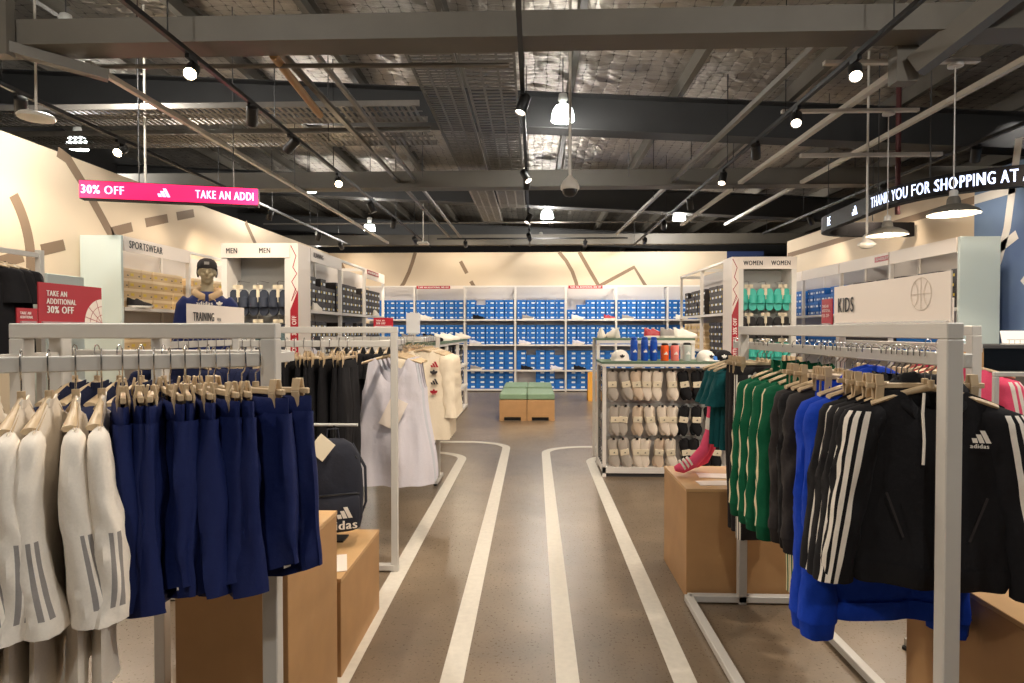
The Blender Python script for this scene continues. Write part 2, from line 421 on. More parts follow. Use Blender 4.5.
# ------------------------------------------------------------------ ceiling: steel, trays, tracks, lamps
def beam(label, y, zb, h, fl, m='beam_grey', x0=-9, x1=10, slope=0.0, group='steel ceiling beams'):
    t = thing('ceiling_beam', label, 'beam', (0, y, zb), 0, group)
    def sl(a, b, y0, y1): 
        mb = MB(); mb.add([(x, yy, z + slope * x) for z in (a, b) for (x, yy) in ((x0, y0), (x1, y0), (x1, y1), (x0, y1))], [(3, 2, 1, 0), (4, 5, 6, 7), (0, 1, 5, 4), (1, 2, 6, 5), (2, 3, 7, 6), (3, 0, 4, 7)]); return mb
    sl(.012, h - .012, fl * .45, fl * .55).build('web', m, t)
    sl(0, .014, 0, fl).build('flange', m, t); sl(h - .014, h, 0, fl).build('flange', m, t)
    return t
def boxbeam(label, y, zb, h, fl, m, x0=-9, x1=10, slope=0.0):
    mb = MB(); mb.add([(x, yy, z + slope * x) for z in (0, h) for (x, yy) in ((x0, 0), (x1, 0), (x1, fl), (x0, fl))], [(3, 2, 1, 0), (4, 5, 6, 7), (0, 1, 5, 4), (1, 2, 6, 5), (2, 3, 7, 6), (3, 0, 4, 7)])
    mb.add([(x, yy, z + slope * x) for z in (-.012, 0) for (x, yy) in ((x0, -.03), (x1, -.03), (x1, fl + .03), (x0, fl + .03))], [(3, 2, 1, 0), (4, 5, 6, 7), (0, 1, 5, 4), (1, 2, 6, 5), (2, 3, 7, 6), (3, 0, 4, 7)])
    return tag(mb.build('ceiling_beam', m, loc=(0, y, zb)), label, 'beam', 'steel ceiling beams')
boxbeam('grey steel beam nearest the camera, crossing the whole top of the photo', 4.60, 3.66, .19, .2, 'beam_grey')
beam('deep dark steel rafter under the foil, behind the nearest grey beam', 8.0, 4.1, .46, .3, 'beam_dark', slope=SL)
boxbeam('grey steel beam above the middle of the aisle, second grey one from the camera', 9.35, 3.66, .24, .2, 'beam_grey')
beam('deep dark steel rafter behind the middle grey beam', 13.0, 4.1, .46, .3, 'beam_dark', slope=SL)
boxbeam('thin grey steel beam above the back shelving, furthest grey one', 15.2, 3.6, .24, .2, 'beam_grey')
beam('dark steel rafter beyond the top of the back wall', 18.5, 4.1, .46, .3, 'beam_dark', slope=SL)
mb = MB()
n = 0
for k in range(-5, 7):
    X0 = .45 + 1.42 * k
    if abs(X0) > 8.5: continue
    zt = roof(X0); m = MB()
    m.obox((X0, -4, zt - .10), (X0, 24, zt - .10), .012, .2); m.obox((X0 + .03, -4, zt - .20), (X0 + .03, 24, zt - .20), .075, .012); m.obox((X0 + .03, -4, zt - .006), (X0 + .03, 24, zt - .006), .075, .012)
    n += 1
    tag(m.build('roof_purlin', 'beam_grey'), 'long grey roof purlin under the foil ceiling, %s counting from the left' % ORD[n - 1], 'purlin', 'roof purlins')

def tray(label, p0, p1, wd, slat=.035, gap=.03, along='Y'):
    t = MB(); 
    L = p1 - p0; k = int(L / (slat + gap))
    for i in range(k):
        a = i * (slat + gap)
        t.box(-wd / 2, wd / 2, a, a + slat, 0, .004)
    for f in (-.5, -.17, .17, .5):
        t.box(wd * f - .012, wd * f + .012, 0, L, -.002, .006)
    for sx in (-1, 1): t.box(sx * wd / 2 - .002, sx * wd / 2 + .002, 0, L, 0, .06)
    o = t.build('cable_tray', 'galv'); tag(o, label, 'cable tray', 'perforated cable trays')
    return o
def trayY(label, X0, z, y0, y1, wd, **k): o = tray(label, y0, y1, wd, **k); o.location = (X0, y0, z); return o
def trayX(label, Y0, z, x0, x1, wd, **k): o = tray(label, x0, x1, wd, **k); o.location = (x0, Y0, z); o.rotation_euler = (0, 0, -PI / 2); return o
trayY('perforated metal cable tray running away left of the black centre track', -.42, 3.93, 4.9, 12.4, .48, slat=.05, gap=.04)
trayY('slatted metal cable tray running away, left of the perforated one', -.94, 3.97, 4.9, 14.2, .42)
trayX('slatted cable tray crossing the left ceiling, nearer of two', 6.75, 3.85, -8.5, -1.2, .5)
trayX('slatted cable tray crossing the left ceiling, further of two', 7.45, 3.8, -8.5, -1.2, .5)
trayY('flat cable tray running over the camera near the top edge', -.62, 4.1, 1.5, 4.4, .5)
def pipe(name, label, a, b, r, m, cat='pipe'): return tag(MB().tube([a, b], r, 8).build(name, m, smooth=True), label, cat)
def strut(label, a, b, wd, h, m='pipe_white'): return tag(MB().obox(a, b, wd, h).build('metal_strut', m), label, 'strut', 'ceiling support struts')
strut('pale metal strut running away above the left wall shelves', (-3.55, 4.85, 3.62), (-3.55, 15, 3.62), .045, .045)
strut('grey metal strut running away left of centre, leftmost of a close pair', (-2.05, 5.0, 3.75), (-2.05, 15.2, 3.75), .05, .04, 'galv')
strut('grey metal strut running away left of centre, right one of a close pair', (-1.78, 5.0, 3.75), (-1.78, 15.2, 3.75), .04, .04, 'galv')
pipe('ceiling_pipe', 'short amber pipe under the near steel beam on the left', (-2.05, 4.85, 3.66), (-2.15, 6.2, 3.66), .035, 'pipe_yellow')
pipe('ceiling_pipe', 'thin pale conduit crossing behind the near beam at left', (-3.6, 5.0, 3.66), (-.2, 5.0, 3.62), .02, 'galv')
pipe('ceiling_pipe', 'thin conduit crossing the foil ceiling above the middle aisle', (-6, 11.2, 4.1), (6, 11.2, 4.1), .018, 'galv')
pipe('ceiling_pipe', 'thin conduit crossing near the back wall', (-6, 13.6, 3.85), (6, 13.6, 3.85), .018, 'galv')
strut('pale slotted strut running away right of centre, leftmost on that side', (2.2, 4.8, 3.72), (1.9, 14.5, 3.72), .05, .05, 'galv')
strut('pale slotted strut running away beside the right black track', (3.05, 4.8, 3.68), (3.05, 13, 3.68), .06, .05)
strut('pale strut running away above the right wall shelves', (3.95, 4.4, 3.68), (3.95, 13, 3.68), .05, .05)
strut('pale crossbar carrying the nearer round pendant lamps', (2.3, 5.05, 3.62), (3.5, 5.05, 3.62), .05, .03)
strut('pale crossbar carrying the further round pendant lamp', (2.4, 6.15, 3.62), (3.7, 6.15, 3.62), .05, .03)
strut('short pale crossbar hanging left of the curved sign', (2.9, 6.9, 3.4), (4.4, 6.9, 3.4), .05, .04)
tag(MB().obox((2.85, 4.78, 3.47), (3.45, 4.05, 3.98), .13, .15).box(2.74, 2.90, 4.82, 4.94, 3.38, 3.66).build('roof_brace', 'beam_grey'), 'chunky grey steel brace slanting up at the top right', 'brace')
tag(MB().obox((-3.95, 4.55, 3.62), (-3.45, 4.95, 3.56), .09, .08).box(-3.99, -3.91, 4.5, 4.58, 3.55, 4.1).build('roof_brace', 'beam_grey'), 'grey steel brace on the near beam at the top left', 'brace')
for i, (x, y, z0, lab) in enumerate([(-4.3, 6.75, 2.95, 'thin white drop pole behind the pink sign')]):
    pipe('drop_pole', lab, (x, y, z0), (x, y, roof(x)), .014, 'pipe_white', 'pole')
for i, (x, y, z0, z1) in enumerate([(-4.2, 6.483, 3.05, 4.7), (-3.3, 6.731, 3.05, 4.7), (3.9, 7.2, 3.05, 4.5), (4.1, 6.6, 3.05, 4.5), (4.8, 9.0, 3.05, 4.5), (3.9, 8.4, 3.05, 4.5), (-2.4, 7.2, 3.7, 4.8), (-1.6, 8.9, 3.7, 4.8), (1.9, 10, 3.6, 4.6), (3.0, 9.5, 3.6, 4.6), (-3.5, 9.0, 3.6, 4.8), (1.3, 8.6, 3.6, 4.7)]):
    pipe('hanging_wire', 'thin dark hanging wire, %s from the left' % ORD[i], (x, y, z0), (x, y, roof(x)), .006, 'dark_grey', 'wire')
pipe('sprinkler_pipe', 'dark red vertical pipe behind the curved sign on the right', (4.4, 7.7, 2.9), (4.4, 7.7, 4.5), .03, 'pipe_red')

ZT = 3.55
def track(label, x, y0, y1):
    t = thing('light_track', label, 'light track', (x, y0, ZT), 0, 'black lighting tracks')
    MB().box(-.018, .018, 0, y1 - y0, 0, .035).build('rail', 'black_paint', t)
    for k in range(int((y1 - y0) / 1.8) + 1):
        y = .3 + 1.8 * k; MB().tube([(0, y, .035), (0, y, roof(x) - ZT - .02)], .005, 6).build('hanger_rod', 'black_paint', t)
track('black lighting track running down the middle of the ceiling', -.1, 2.2, 15.3)
track('black lighting track left of centre, above the tall shelf end', -2.57, 2.2, 15.3)
track('black lighting track nearest the left wall', -4.48, 3.0, 15.0)
track('black lighting track right of centre', 2.42, 2.2, 15.3)
track('black lighting track nearest the right wall', 4.9, 4.0, 13.5)
t = thing('light_track', 'short black lighting track crossing the ceiling before the back wall', 'light track', (-2.2, 14.05, ZT), 0, 'black lighting tracks')
MB().box(0, 4.3, -.018, .018, 0, .035).build('rail', 'black_paint', t)

def spot_proto(on):
    t = thing('track_spotlight', 'x', 'spotlight', group='black track spotlights')
    MB().box(-.016, .016, -.06, .06, -.03, 0).tube([(0, 0, -.03), (0, 0, -.09)], .008, 8).build('bracket', 'black_paint', t)
    hd = MB().lathe([(.028, .10), (.048, .095), (.05, .09), (.05, -.07), (.044, -.075), (.044, -.06)], 18, cap1=False).build('lamp_head', 'black_paint', t, smooth=True)
    hd.location = (0, 0, -.11)
    MB().lathe([(.043, -.062), (.043, -.058)], 18).build('lens', 'lens_on' if on else 'lens_dim', hd)
    return t
SP = {True: spot_proto(True), False: spot_proto(False)}; used = {True: False, False: False}
def spot(x, y, target, label, on=False, watts=None, ang=75):
    p = SP[on]; t = p if not used[on] else dup(p); used[on] = True
    t.location = (x, y, ZT); t['label'] = label
    d = Vector(target) - Vector((x, y, ZT - .11))
    hd = [c for c in t.children if c.name.startswith('lamp_head')][0]
    hd.rotation_euler = d.to_track_quat('-Z', 'Y').to_euler()
    src = Vector((x, y, ZT - .11)) + d.normalized() * .085
    light('spot_beam', 'SPOT', src - Vector((x, y, ZT)), watts or SPOT_W, WARM, .045, None, ang, .8, t)
    L = t.children[-1] if False else [c for c in bpy.data.objects if c.type == 'LIGHT' and c.parent == t][-1]
    L.rotation_euler = d.to_track_quat('-Z', 'Y').to_euler()
# left track spots
spot(-2.57, 4.6, (-1.4, 1.2, .9), 'bright track spotlight facing the camera just below the near beam, left', True)
spot(-2.57, 5.6, (-3.4, 7.2, 1.4), 'dark track spotlight behind the bright one on the left track')
spot(-2.57, 6.5, (-4.9, 7.6, 1.6), 'black track spotlight in front of the tall left shelf, third on its track')
spot(-2.57, 8.1, (-1.0, 4.0, .8), 'bright track spotlight above the left tall shelf end', True)
spot(-2.57, 9.8, (-1.3, 10.2, .6), 'black track spotlight over the long left shelves, past the bright one')
spot(-2.57, 11.3, (-3.4, 13.8, 1.4), 'black track spotlight near the far end of the left track')
spot(-2.57, 13.4, (-2.2, 15.5, 2.6), 'black track spotlight washing the back wall, left', False, WASH_W, 95)
spot(-1.55, 14.05, (-1.6, 15.5, 2.9), 'bright spotlight before the back wall left of the aisle', True, WASH_W, 95)
spot(-4.48, 6.6, (-4.0, 3.0, 1.2), 'bright track spotlight above the pink sign by the left wall', True)
spot(-4.48, 8.8, (-5.1, 7.6, 1.6), 'black track spotlight above the left wall shelves, right of the pink sign', False, WASH_W, 90)
spot(-4.48, 10.4, (-5.1, 10.6, 1.8), 'black track spotlight by the left wall, further along', False, WASH_W, 90)
spot(-4.48, 5.3, (-5.15, 6.2, 2.4), 'black track spotlight in front of the left wall, near the white disc', False, WASH_W, 100)
spot(-4.48, 12.8, (-5.1, 13.6, 2.4), 'black track spotlight in the far left corner', False, WASH_W, 90)
spot(-4.48, 14.3, (-4.4, 15.5, 2.6), 'black track spotlight closest to the back left corner', False, WASH_W, 95)
# centre track
spot(-.1, 5.4, (-.9, 4.6, .7), 'black track spotlight nearest the camera on the centre track')
spot(-.1, 7.9, (1.4, 6.5, .6), 'black track spotlight on the centre track, second from the camera')
spot(-.1, 8.25, (-.4, 10.5, .2), 'black track spotlight on the centre track, right behind the second')
spot(-.1, 10.9, (-1.4, 10.0, .7), 'black track spotlight on the centre track over the green seats')
spot(-.1, 13.0, (.4, 15.5, 1.9), 'black track spotlight on the centre track facing the back shelves', False, WASH_W, 95)
spot(1.15, 14.05, (1.2, 15.5, 2.9), 'bright spotlight before the back wall at the aisle\'s right', True, WASH_W, 95)
# right track
spot(2.42, 4.8, (1.3, 2.2, .9), 'dark track spotlight nearest the camera on the right track')
spot(2.42, 5.85, (1.25, 3.2, .8), 'black track spotlight with lit front, second on the right track')
spot(2.42, 6.9, (3.4, 9.4, 1.2), 'black track spotlight over the right tall shelf end, third on its track')
spot(2.42, 8.1, (1.5, 6.6, .5), 'black track spotlight on the right track, fourth from the camera')
spot(2.42, 9.75, (2.98, 11, 1.6), 'black track spotlight on the right track, fifth from the camera')
spot(2.42, 11.7, (3.0, 15.5, 1.6), 'black track spotlight on the right track near the back', False, WASH_W, 95)
spot(2.42, 13.7, (2.6, 15.5, 2.7), 'black track spotlight furthest along the right track', False, WASH_W, 95)
spot(4.9, 7.1, (5.5, 8.3, 2.0), 'black track spotlight above the curved sign', False, WASH_W, 95)
spot(4.9, 8.9, (5.5, 9.8, 2.3), 'black track spotlight left of the curved sign by the right wall', False, WASH_W, 90)
spot(4.9, 11.2, (5.5, 11.8, 2.3), 'black track spotlight further along the right wall', False, WASH_W, 90)
spot(4.9, 5.2, (5.5, 6.4, 2.4), 'black track spotlight lighting the blue mural', False, WASH_W, 95)
# the same tracks carry on over the camera
spot(-2.57, 2.6, (-1.2, 1.8, .9), 'black track spotlight on the left track above the near clothes rack', False, SPOT_W, 85)
spot(2.42, 2.6, (1.3, 2.4, .9), 'black track spotlight on the right track above the near clothes rack', False, SPOT_W, 85)
spot(-.1, 2.5, (-.9, 2.4, .4), 'black track spotlight on the centre track above the camera', False, SPOT_W, 85)

spot(-.1, 3.3, (1.14, 2.2, 1.4), 'unseen track spotlight added on the centre track to brighten the right rack', False, SPOT_W * .8, 70)  # extra lamp added out of view to brighten the kids sign and right rack
spot(-.1, 3.0, (-1.4, 1.9, 1.3), 'unseen track spotlight added on the centre track to brighten the left rack', False, SPOT_W * .5, 70)  # weaker extra lamp, also out of view, added to lift the near left rack

def bell_proto():
    t = thing('high_bay_lamp', 'x', 'ceiling lamp', group='glowing bell lamps')
    MB().lathe([(.03, .30), (.05, .29), (.06, .22), (.045, .2), (.045, .16)], 20).build('lamp_cap', 'rack_grey', t, smooth=True)
    MB().lathe([(.05, .16), (.09, .145), (.12, .10), (.138, .03), (.142, -.03), (.135, -.03), (.13, .03), (.11, .09), (.05, .145)], 24, cap0=False, cap1=False).build('bell_shade', 'bell_glow', t, smooth=True)
    MB().lathe([(.02, .14), (.04, .10), (.03, .05)], 14).build('bulb', 'bulb', t, smooth=True)
    MB().tube([(0, 0, 0), (0, 0, 1)], .006, 6).build('hanging_rod', 'dark_grey', t).location = (0, 0, .3)
    return t
BELL = Proto(bell_proto)
for (x, y, z, lab) in [(.35, 7.62, 4.08, 'largest glowing bell lamp, hanging just right of the centre track'), (.28, 13.5, 3.95, 'glowing bell lamp above the aisle behind the white dome camera'), (3.2, 13.85, 3.95, 'glowing bell lamp right of the aisle near the back'),
                       (-4.03, 10.98, 4.0, 'glowing bell lamp over the tall left shelf end'), (-4.08, 15.3, 4.0, 'small glowing bell lamp near the back, left of the aisle'), (-4.5, 5.86, 4.24, 'glowing bell lamp at the top left above the near beam'),
                       (-5.6, 15.9, 3.75, 'glowing bell lamp beside the left end of the back wall'), (6.3, 7.6, 4.62, 'glowing bell lamp at the top right behind the brace'), (-6.72, 8.95, 4.2, 'glowing bell lamp beyond the left wall above the pink sign'),
                       (.2, 17.8, 4.0, 'furthest glowing bell lamp, above the back wall near the centre'), (-2.8, 1.2, 4.2, 'bell lamp behind the camera on the left'), (2.8, 1.2, 4.2, 'bell lamp behind the camera on the right'), (0, -1.8, 4.2, 'bell lamp furthest behind the camera')]:
    o = BELL.put((x, y, z), 0, lab)
    [c_ for c_ in o.children if c_.name.startswith('hanging_rod')][0].scale = (1, 1, roof(x) - z - .3)
    light('bell_light', 'POINT', (0, 0, -.12), HIGHBAY_W * (.6 if y > 15.2 or 7 < y < 8 else .42 if x < -4 else 1), NEUT, .10, None, parent=o)

def pendant():
    t = thing('pendant_lamp', 'x', 'pendant lamp', group='grey pendant lamps')
    MB().lathe([(.035, .12), (.045, .10), (.05, .06), (.10, .045), (.165, .01), (.182, -.012), (.182, -.02), (.16, 0), (.10, .035), (.04, .045)], 28, cap1=False).build('lamp_shade', 'beam_grey', t, smooth=True)
    MB().lathe([(.024, .17), (.03, .16), (.03, .115)], 14).build('lamp_cap', 'rack_grey', t, smooth=True)
    MB().lathe([(.02, .04), (.035, .015), (.03, -.012), (.01, -.025)], 14).build('bulb', 'bulb', t, smooth=True)
    MB().tube([(0, 0, .17), (0, 0, 1.2)], .005, 6).build('cord', 'rack_white', t)
    MB().lathe([(.05, 1.168), (.055, 1.16), (.055, 1.14)], 14).build('ceiling_rose', 'rack_white', t)
    return t
PD = Proto(pendant)
for (x, y, z, lab) in [(3.42, 6.15, 2.436, 'grey pendant lamp hanging left of the curved sign\'s lettering'), (3.32, 5.05, 2.436, 'grey pendant lamp under the word shopping on the curved sign')]:
    o = PD.put((x, y, z), 0, lab); light('pendant_light', 'POINT', (0, 0, -.04), 35, WARM, .03, parent=o)
t = thing('dome_camera', 'white dome security camera on a long white pole above the aisle', 'security camera', (.33, 5.75, 2.78))
MB().tube([(0, 0, .13), (0, 0, 1.9)], .014, 10).build('pole', 'pipe_white', t)
MB().lathe([(.02, .14), (.035, .12), (.06, .10), (.085, .05), (.088, .02), (.08, .01)], 20).build('housing', 'pipe_white', t, smooth=True)
MB().lathe([(.072, .012), (.066, -.02), (.045, -.045), (.01, -.055)], 18).build('dome', 'black_plastic', t, smooth=True)
t = thing('ceiling_disc', 'flat white disc hanging on a bracket at the far left', 'access point', (-4.10, 5.0, 3.26))
MB().lathe([(.03, .02), (.12, .015), (.135, 0), (.13, -.02), (.03, -.03)], 24).build('disc', 'pipe_white', t, smooth=True)
MB().tube([(0, 0, .02), (0, 0, 1.5)], .01, 8).box(-.06, .06, -.03, .03, .02, .035).build('bracket', 'pipe_white', t)
t = thing('ceiling_sensor', 'small white bell-shaped sensor hanging left of the pendant lamps', 'sensor', (3.62, 6.9, 2.42))
MB().lathe([(.02, .12), (.04, .10), (.05, .05), (.09, .02), (.09, 0), (.05, -.03)], 18).build('sensor_body', 'pipe_white', t, smooth=True)
MB().tube([(0, 0, .12), (0, 0, 2.1)], .012, 8).build('pole', 'pipe_white', t)
t = thing('ceiling_sensor', 'small white sensor hanging before the back wall on the left', 'sensor', (-2.4, 13.4, 3.35))
MB().box(-.12, .12, -.1, .1, 0, .06).build('sensor_body', 'pipe_white', t, bevel=.02)
MB().tube([(0, 0, .06), (0, 0, 1.4)], .012, 8).build('pole', 'pipe_white', t)

# ------------------------------------------------------------------ hanging LED signs
a = Vector((-4.72, 6.34, 2.865)); b = Vector((-3.05, 6.80, 2.865)); d = (b - a).normalized(); nrm = Vector((d.y, -d.x, 0))
t = thing('led_sign', 'straight pink LED ribbon sign hanging by the left wall', 'sign', a)
MB().obox(Vector((0, 0, .095)), (b - a) + Vector((0, 0, .095)), .12, .195).build('case', 'led_black', t)
pn = MB(); o0 = nrm * .061
pn.add([o0, o0 + (b - a), o0 + (b - a) + Vector((0, 0, .178)), o0 + Vector((0, 0, .178))], [(0, 1, 2, 3)]); pn.v = [tuple(Vector(v) + nrm * .002 + Vector((0, 0, .008))) for v in pn.v]
pn.build('screen', 'led_pink', t)
LW = (b - a).length; up = (0, 0, 1); base = nrm * .0635
for nm_, sh_, x_, z_, h_ in (('lettering', text2d('30% OFF', .78), .01, .055, .085), ('logo', logo_bars(), LW * .41, .05, .09), ('lettering', text2d('TAKE AN ADDI', .62), LW * .635, .055, .085)):
    tx = MB(); put2d(tx, sh_, base + d * x_ + Vector((0, 0, z_)), d, up, h_); tx.build(nm_, 'led_text', t)
# curved one
def fillet(pts, r, n=8):
    out = [Vector(pts[0])]
    for i in range(1, len(pts) - 1):
        p0, p, p1 = map(Vector, pts[i - 1:i + 2]); a = (p0 - p).normalized(); b = (p1 - p).normalized(); rr = r[i - 1]
        A = p + a * rr; B = p + b * rr
        for k in range(n + 1):
            q = k / n; out.append(A * (1 - q) ** 2 + p * (2 * q * (1 - q)) + B * q * q)
    out.append(Vector(pts[-1])); return out
path = fillet([(5.5, 9.25), (4.06, 9.2), (3.87, 6.35), (5.5, 5.75)], [.6, .95])
RZ0, RH = 2.86, .2
def at_len(s):
    for i in range(len(path) - 1):
        L = (path[i + 1] - path[i]).length
        if s <= L or i == len(path) - 2:
            dd = (path[i + 1] - path[i]) / L; return path[i] + dd * s, dd
        s -= L
t = thing('led_sign', 'black curved LED ribbon sign with a thank you message on the right', 'sign', (3.8, 7, RZ0))
off = Vector((-3.8, -7)); rings = []
for i, p in enumerate(path):
    dd = (path[min(i + 1, len(path) - 1)] - path[max(i - 1, 0)]).normalized(); n2 = Vector((dd.y, -dd.x)); q = p + off
    rings.append([(q.x + n2.x * e, q.y + n2.y * e, z) for (e, z) in ((.05, 0), (.05, RH), (-.05, RH), (-.05, 0))])
MB().loft(rings).build('case', 'led_black', t, smooth=False)
tot = sum((path[i + 1] - path[i]).length for i in range(len(path) - 1))
def curved_text(mb, shape, s0, z, h):
    """outer face is on the right-hand side when the path is walked from its far end"""
    V, F, wd = shape; vs = []
    for v_ in V:
        x, y = v_[:2]; p, dd = at_len(s0 + x * h); n2 = Vector((-dd.y, dd.x)) * -1; q = p + off + n2 * (.0525 + (v_[2] if len(v_) > 2 else 0))
        vs.append((q.x, q.y, z + y * h))
    mb.add(vs, F)
def s_at(px_y):   # arc length of the path point on the near straight with the given y
    s = 0
    for i in range(len(path) - 1):
        if path[i].x < 4.5 and path[i].y >= px_y >= path[i + 1].y: return s + (path[i].y - px_y) / max(1e-6, (path[i].y - path[i + 1].y)) * (path[i + 1] - path[i]).length
        s += (path[i + 1] - path[i]).length
    return s
sT = s_at(7.32)
for nm_, sh_, s_, h_ in (('lettering', text2d('THANK YOU FOR SHOPPING AT A', .525, .0), sT, .118), ('logo', logo_bars(), sT - .52, .11), ('lettering', text2d('RE', .55), sT - 1.25, .118)):
    tx = MB(); curved_text(tx, sh_, s_, .045, h_); tx.build(nm_, 'led_white', t)

# ------------------------------------------------------------------ shelving
SHELF_Z = (.06, .53, 1.15, 1.76)
def bay(label, wd, depth, H=2.58, zs=SHELF_Z, header=None, back='back_panel', group=None, cat='shelf unit', brackets=True, ends=(1, 1)):
    t = thing('shelf_unit', label, cat, group=group); h = wd / 2
    for sx, use in ((-1, ends[0]), (1, ends[1])):
        u = MB().box(sx * h - (.02 if sx > 0 else 0), sx * h + (.02 if sx < 0 else 0), 0, .05, 0, H)
        u.box(sx * h - (.02 if sx > 0 else 0), sx * h + (.02 if sx < 0 else 0), depth - .05, depth, 0, H).box(sx * h - (.008 if sx > 0 else 0), sx * h + (.008 if sx < 0 else 0), .05, depth - .05, H - .05, H)
        u.build('upright', 'shelf_white', t)
    MB().box(-h + .02, h - .02, depth - .03, depth - .01, .05, H - .01).build('back_panel', back, t)
    for z in zs:
        MB().box(-h + .021, h - .021, .0, depth - .03, z - .025, z).box(-h + .021, h - .021, -.012, 0, z - .035, z + .005).build('shelf', 'shelf_white', t)
    MB().box(-h + .02, h - .02, .03, .05, 0, zs[0] - .03).build('kick_plate', 'dark_grey', t)
    MB().box(-h + .021, h - .021, 0, .03, H - .035, H).build('top_rail', 'shelf_white', t)
    if header:
        MB().box(-h + .021, h - .021, -.012, .0, H - .17, H).build('header_panel', 'sign_white', t)
    return t
def red_strip(parent, x, wd, z, depth_y=-.014):
    s = MB().box(x, x + wd, depth_y - .004, depth_y, z, z + .075).build('red_header_strip', 'sign_red', parent)
    text('strip_lettering', 'TAKE AN ADDITIONAL 30% OFF', (x + .04, depth_y - .004, z + .02), (1, 0, 0), (0, 0, 1), .038, 'ink_white', s, sx=wd / 26 / .038 * 1.0)

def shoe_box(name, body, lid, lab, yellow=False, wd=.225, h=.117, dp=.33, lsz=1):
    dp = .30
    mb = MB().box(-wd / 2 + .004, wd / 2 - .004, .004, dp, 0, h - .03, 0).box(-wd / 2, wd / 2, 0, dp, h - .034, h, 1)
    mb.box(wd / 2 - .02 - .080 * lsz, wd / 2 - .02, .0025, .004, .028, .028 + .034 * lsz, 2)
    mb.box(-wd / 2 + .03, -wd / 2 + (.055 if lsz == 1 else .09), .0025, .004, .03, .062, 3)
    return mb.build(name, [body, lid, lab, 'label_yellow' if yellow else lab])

def sneaker_mesh(mbs, L=.29):
    """three builders: sole, upper, laces; heel at x=0, toe at x=L, on z=0"""
    so, upr, lc = mbs; n = 16
    xs = [i / 14 for i in range(15)]
    def half(u): return (.034 + .012 * math.sin(PI * min(1, max(0, (u - .25) / .75)) ** .8)) * min(1, (u + .02) / .09) ** .5 * min(1, (1.03 - u) / .16) ** .5
    def top(u):
        if u < .30: return .088 + .012 * math.cos(u / .3 * PI)
        if u < .62: return .10 - .045 * ((u - .3) / .32)
        return max(.012, .055 - .03 * ((u - .62) / .38) ** 1.6)
    rings = []
    for u in xs:
        w_ = half(u) + .004; lift = .012 * max(0, (u - .75) / .25) ** 2
        rings.append([(u * L, w_ * c_, z + lift) for c_, z in ((-1, .004), (-.85, 0), (.85, 0), (1, .004), (1.03, .026), (-1.03, .026))])
    so.loft(rings)
    rings = []
    for u in xs:
        w_ = half(u); T = top(u); r = []
        for k in range(n + 1):
            a = PI * k / n; r.append((u * L, w_ * math.cos(a) * (1 - .35 * math.sin(a) * (1 if u < .4 else .4)), .02 + T * math.sin(a) ** .7))
        rings.append(r)
    upr.loft(rings, cap0=True, cap1=True)
    for k in range(5):
        u = .40 + .05 * k; z = .02 + top(u) + .002; lc.tube([(u * L, -.018, z - .008), (u * L, 0, z), (u * L, .018, z - .008)], .003, 6)
def sneaker(upper, sole, lace):
    def mk():
        t = thing('sneaker', 'x', 'shoe'); a, b, c_ = MB(), MB(), MB(); sneaker_mesh((a, b, c_))
        a.build('sole', sole, t, smooth=True); b.build('upper', upper, t, smooth=True); c_.build('laces', lace, t)
        return t
    return Proto(mk)
SHOE = {'white': sneaker('cotton_white', 'stripe_white', 'stripe_white'), 'black': sneaker('black_cloth', 'black_plastic', 'charcoal_cloth'), 'grey': sneaker('grey_stripe', 'stripe_white', 'stripe_white'),
        'red': sneaker('sign_red', 'stripe_white', 'stripe_white'), 'pale': sneaker('tank_white', 'stripe_white', 'stripe_white'), 'brown': sneaker('charcoal_cloth', 'cotton_white', 'black_cloth')}

# back wall: seven bays of blue boxes
edges = [-4.14, -2.92, -1.69, -.455, .77, 1.985, 3.215, 4.44]
BAYN = ['leftmost', 'second', 'third', 'fourth', 'fifth', 'sixth', 'rightmost']
BY = YB - .45
for i in range(7):
    wd = edges[i + 1] - edges[i]
    b_ = bay('white shelf unit along the back wall, %s of seven' % BAYN[i], wd - .002, .43, header=False, group='back wall shelf units')
    b_.location = ((edges[i] + edges[i + 1]) / 2, BY, 0)
    if i in (1, 4): red_strip(b_, -wd / 2 + .06, .82, 2.50)
    if i in (1, 4): MB().box(-wd / 2 + .89, wd / 2 - .03, -.018, -.014, 2.505, 2.57).build('header_card', 'sign_white', b_)
rb = random.Random(3)
SN = {0: 'bottom', 1: 'lower', 2: 'middle', 3: 'top'}
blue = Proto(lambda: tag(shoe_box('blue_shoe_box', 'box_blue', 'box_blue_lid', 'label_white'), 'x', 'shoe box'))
order = [(i, 3) for i in (2, 3, 4, 1, 5, 0, 6)] + [(i, 2) for i in (2, 3, 4, 1, 5)] + [(2, 1), (3, 1), (2, 0), (3, 0), (4, 1), (4, 0), (0, 2), (6, 2), (5, 1), (1, 1), (5, 0), (1, 0), (0, 1), (6, 1), (0, 0), (6, 0)]
n_blue = 0; rest = MB()
STARTS = ['lowest', 'second up', 'third up', 'fourth up']
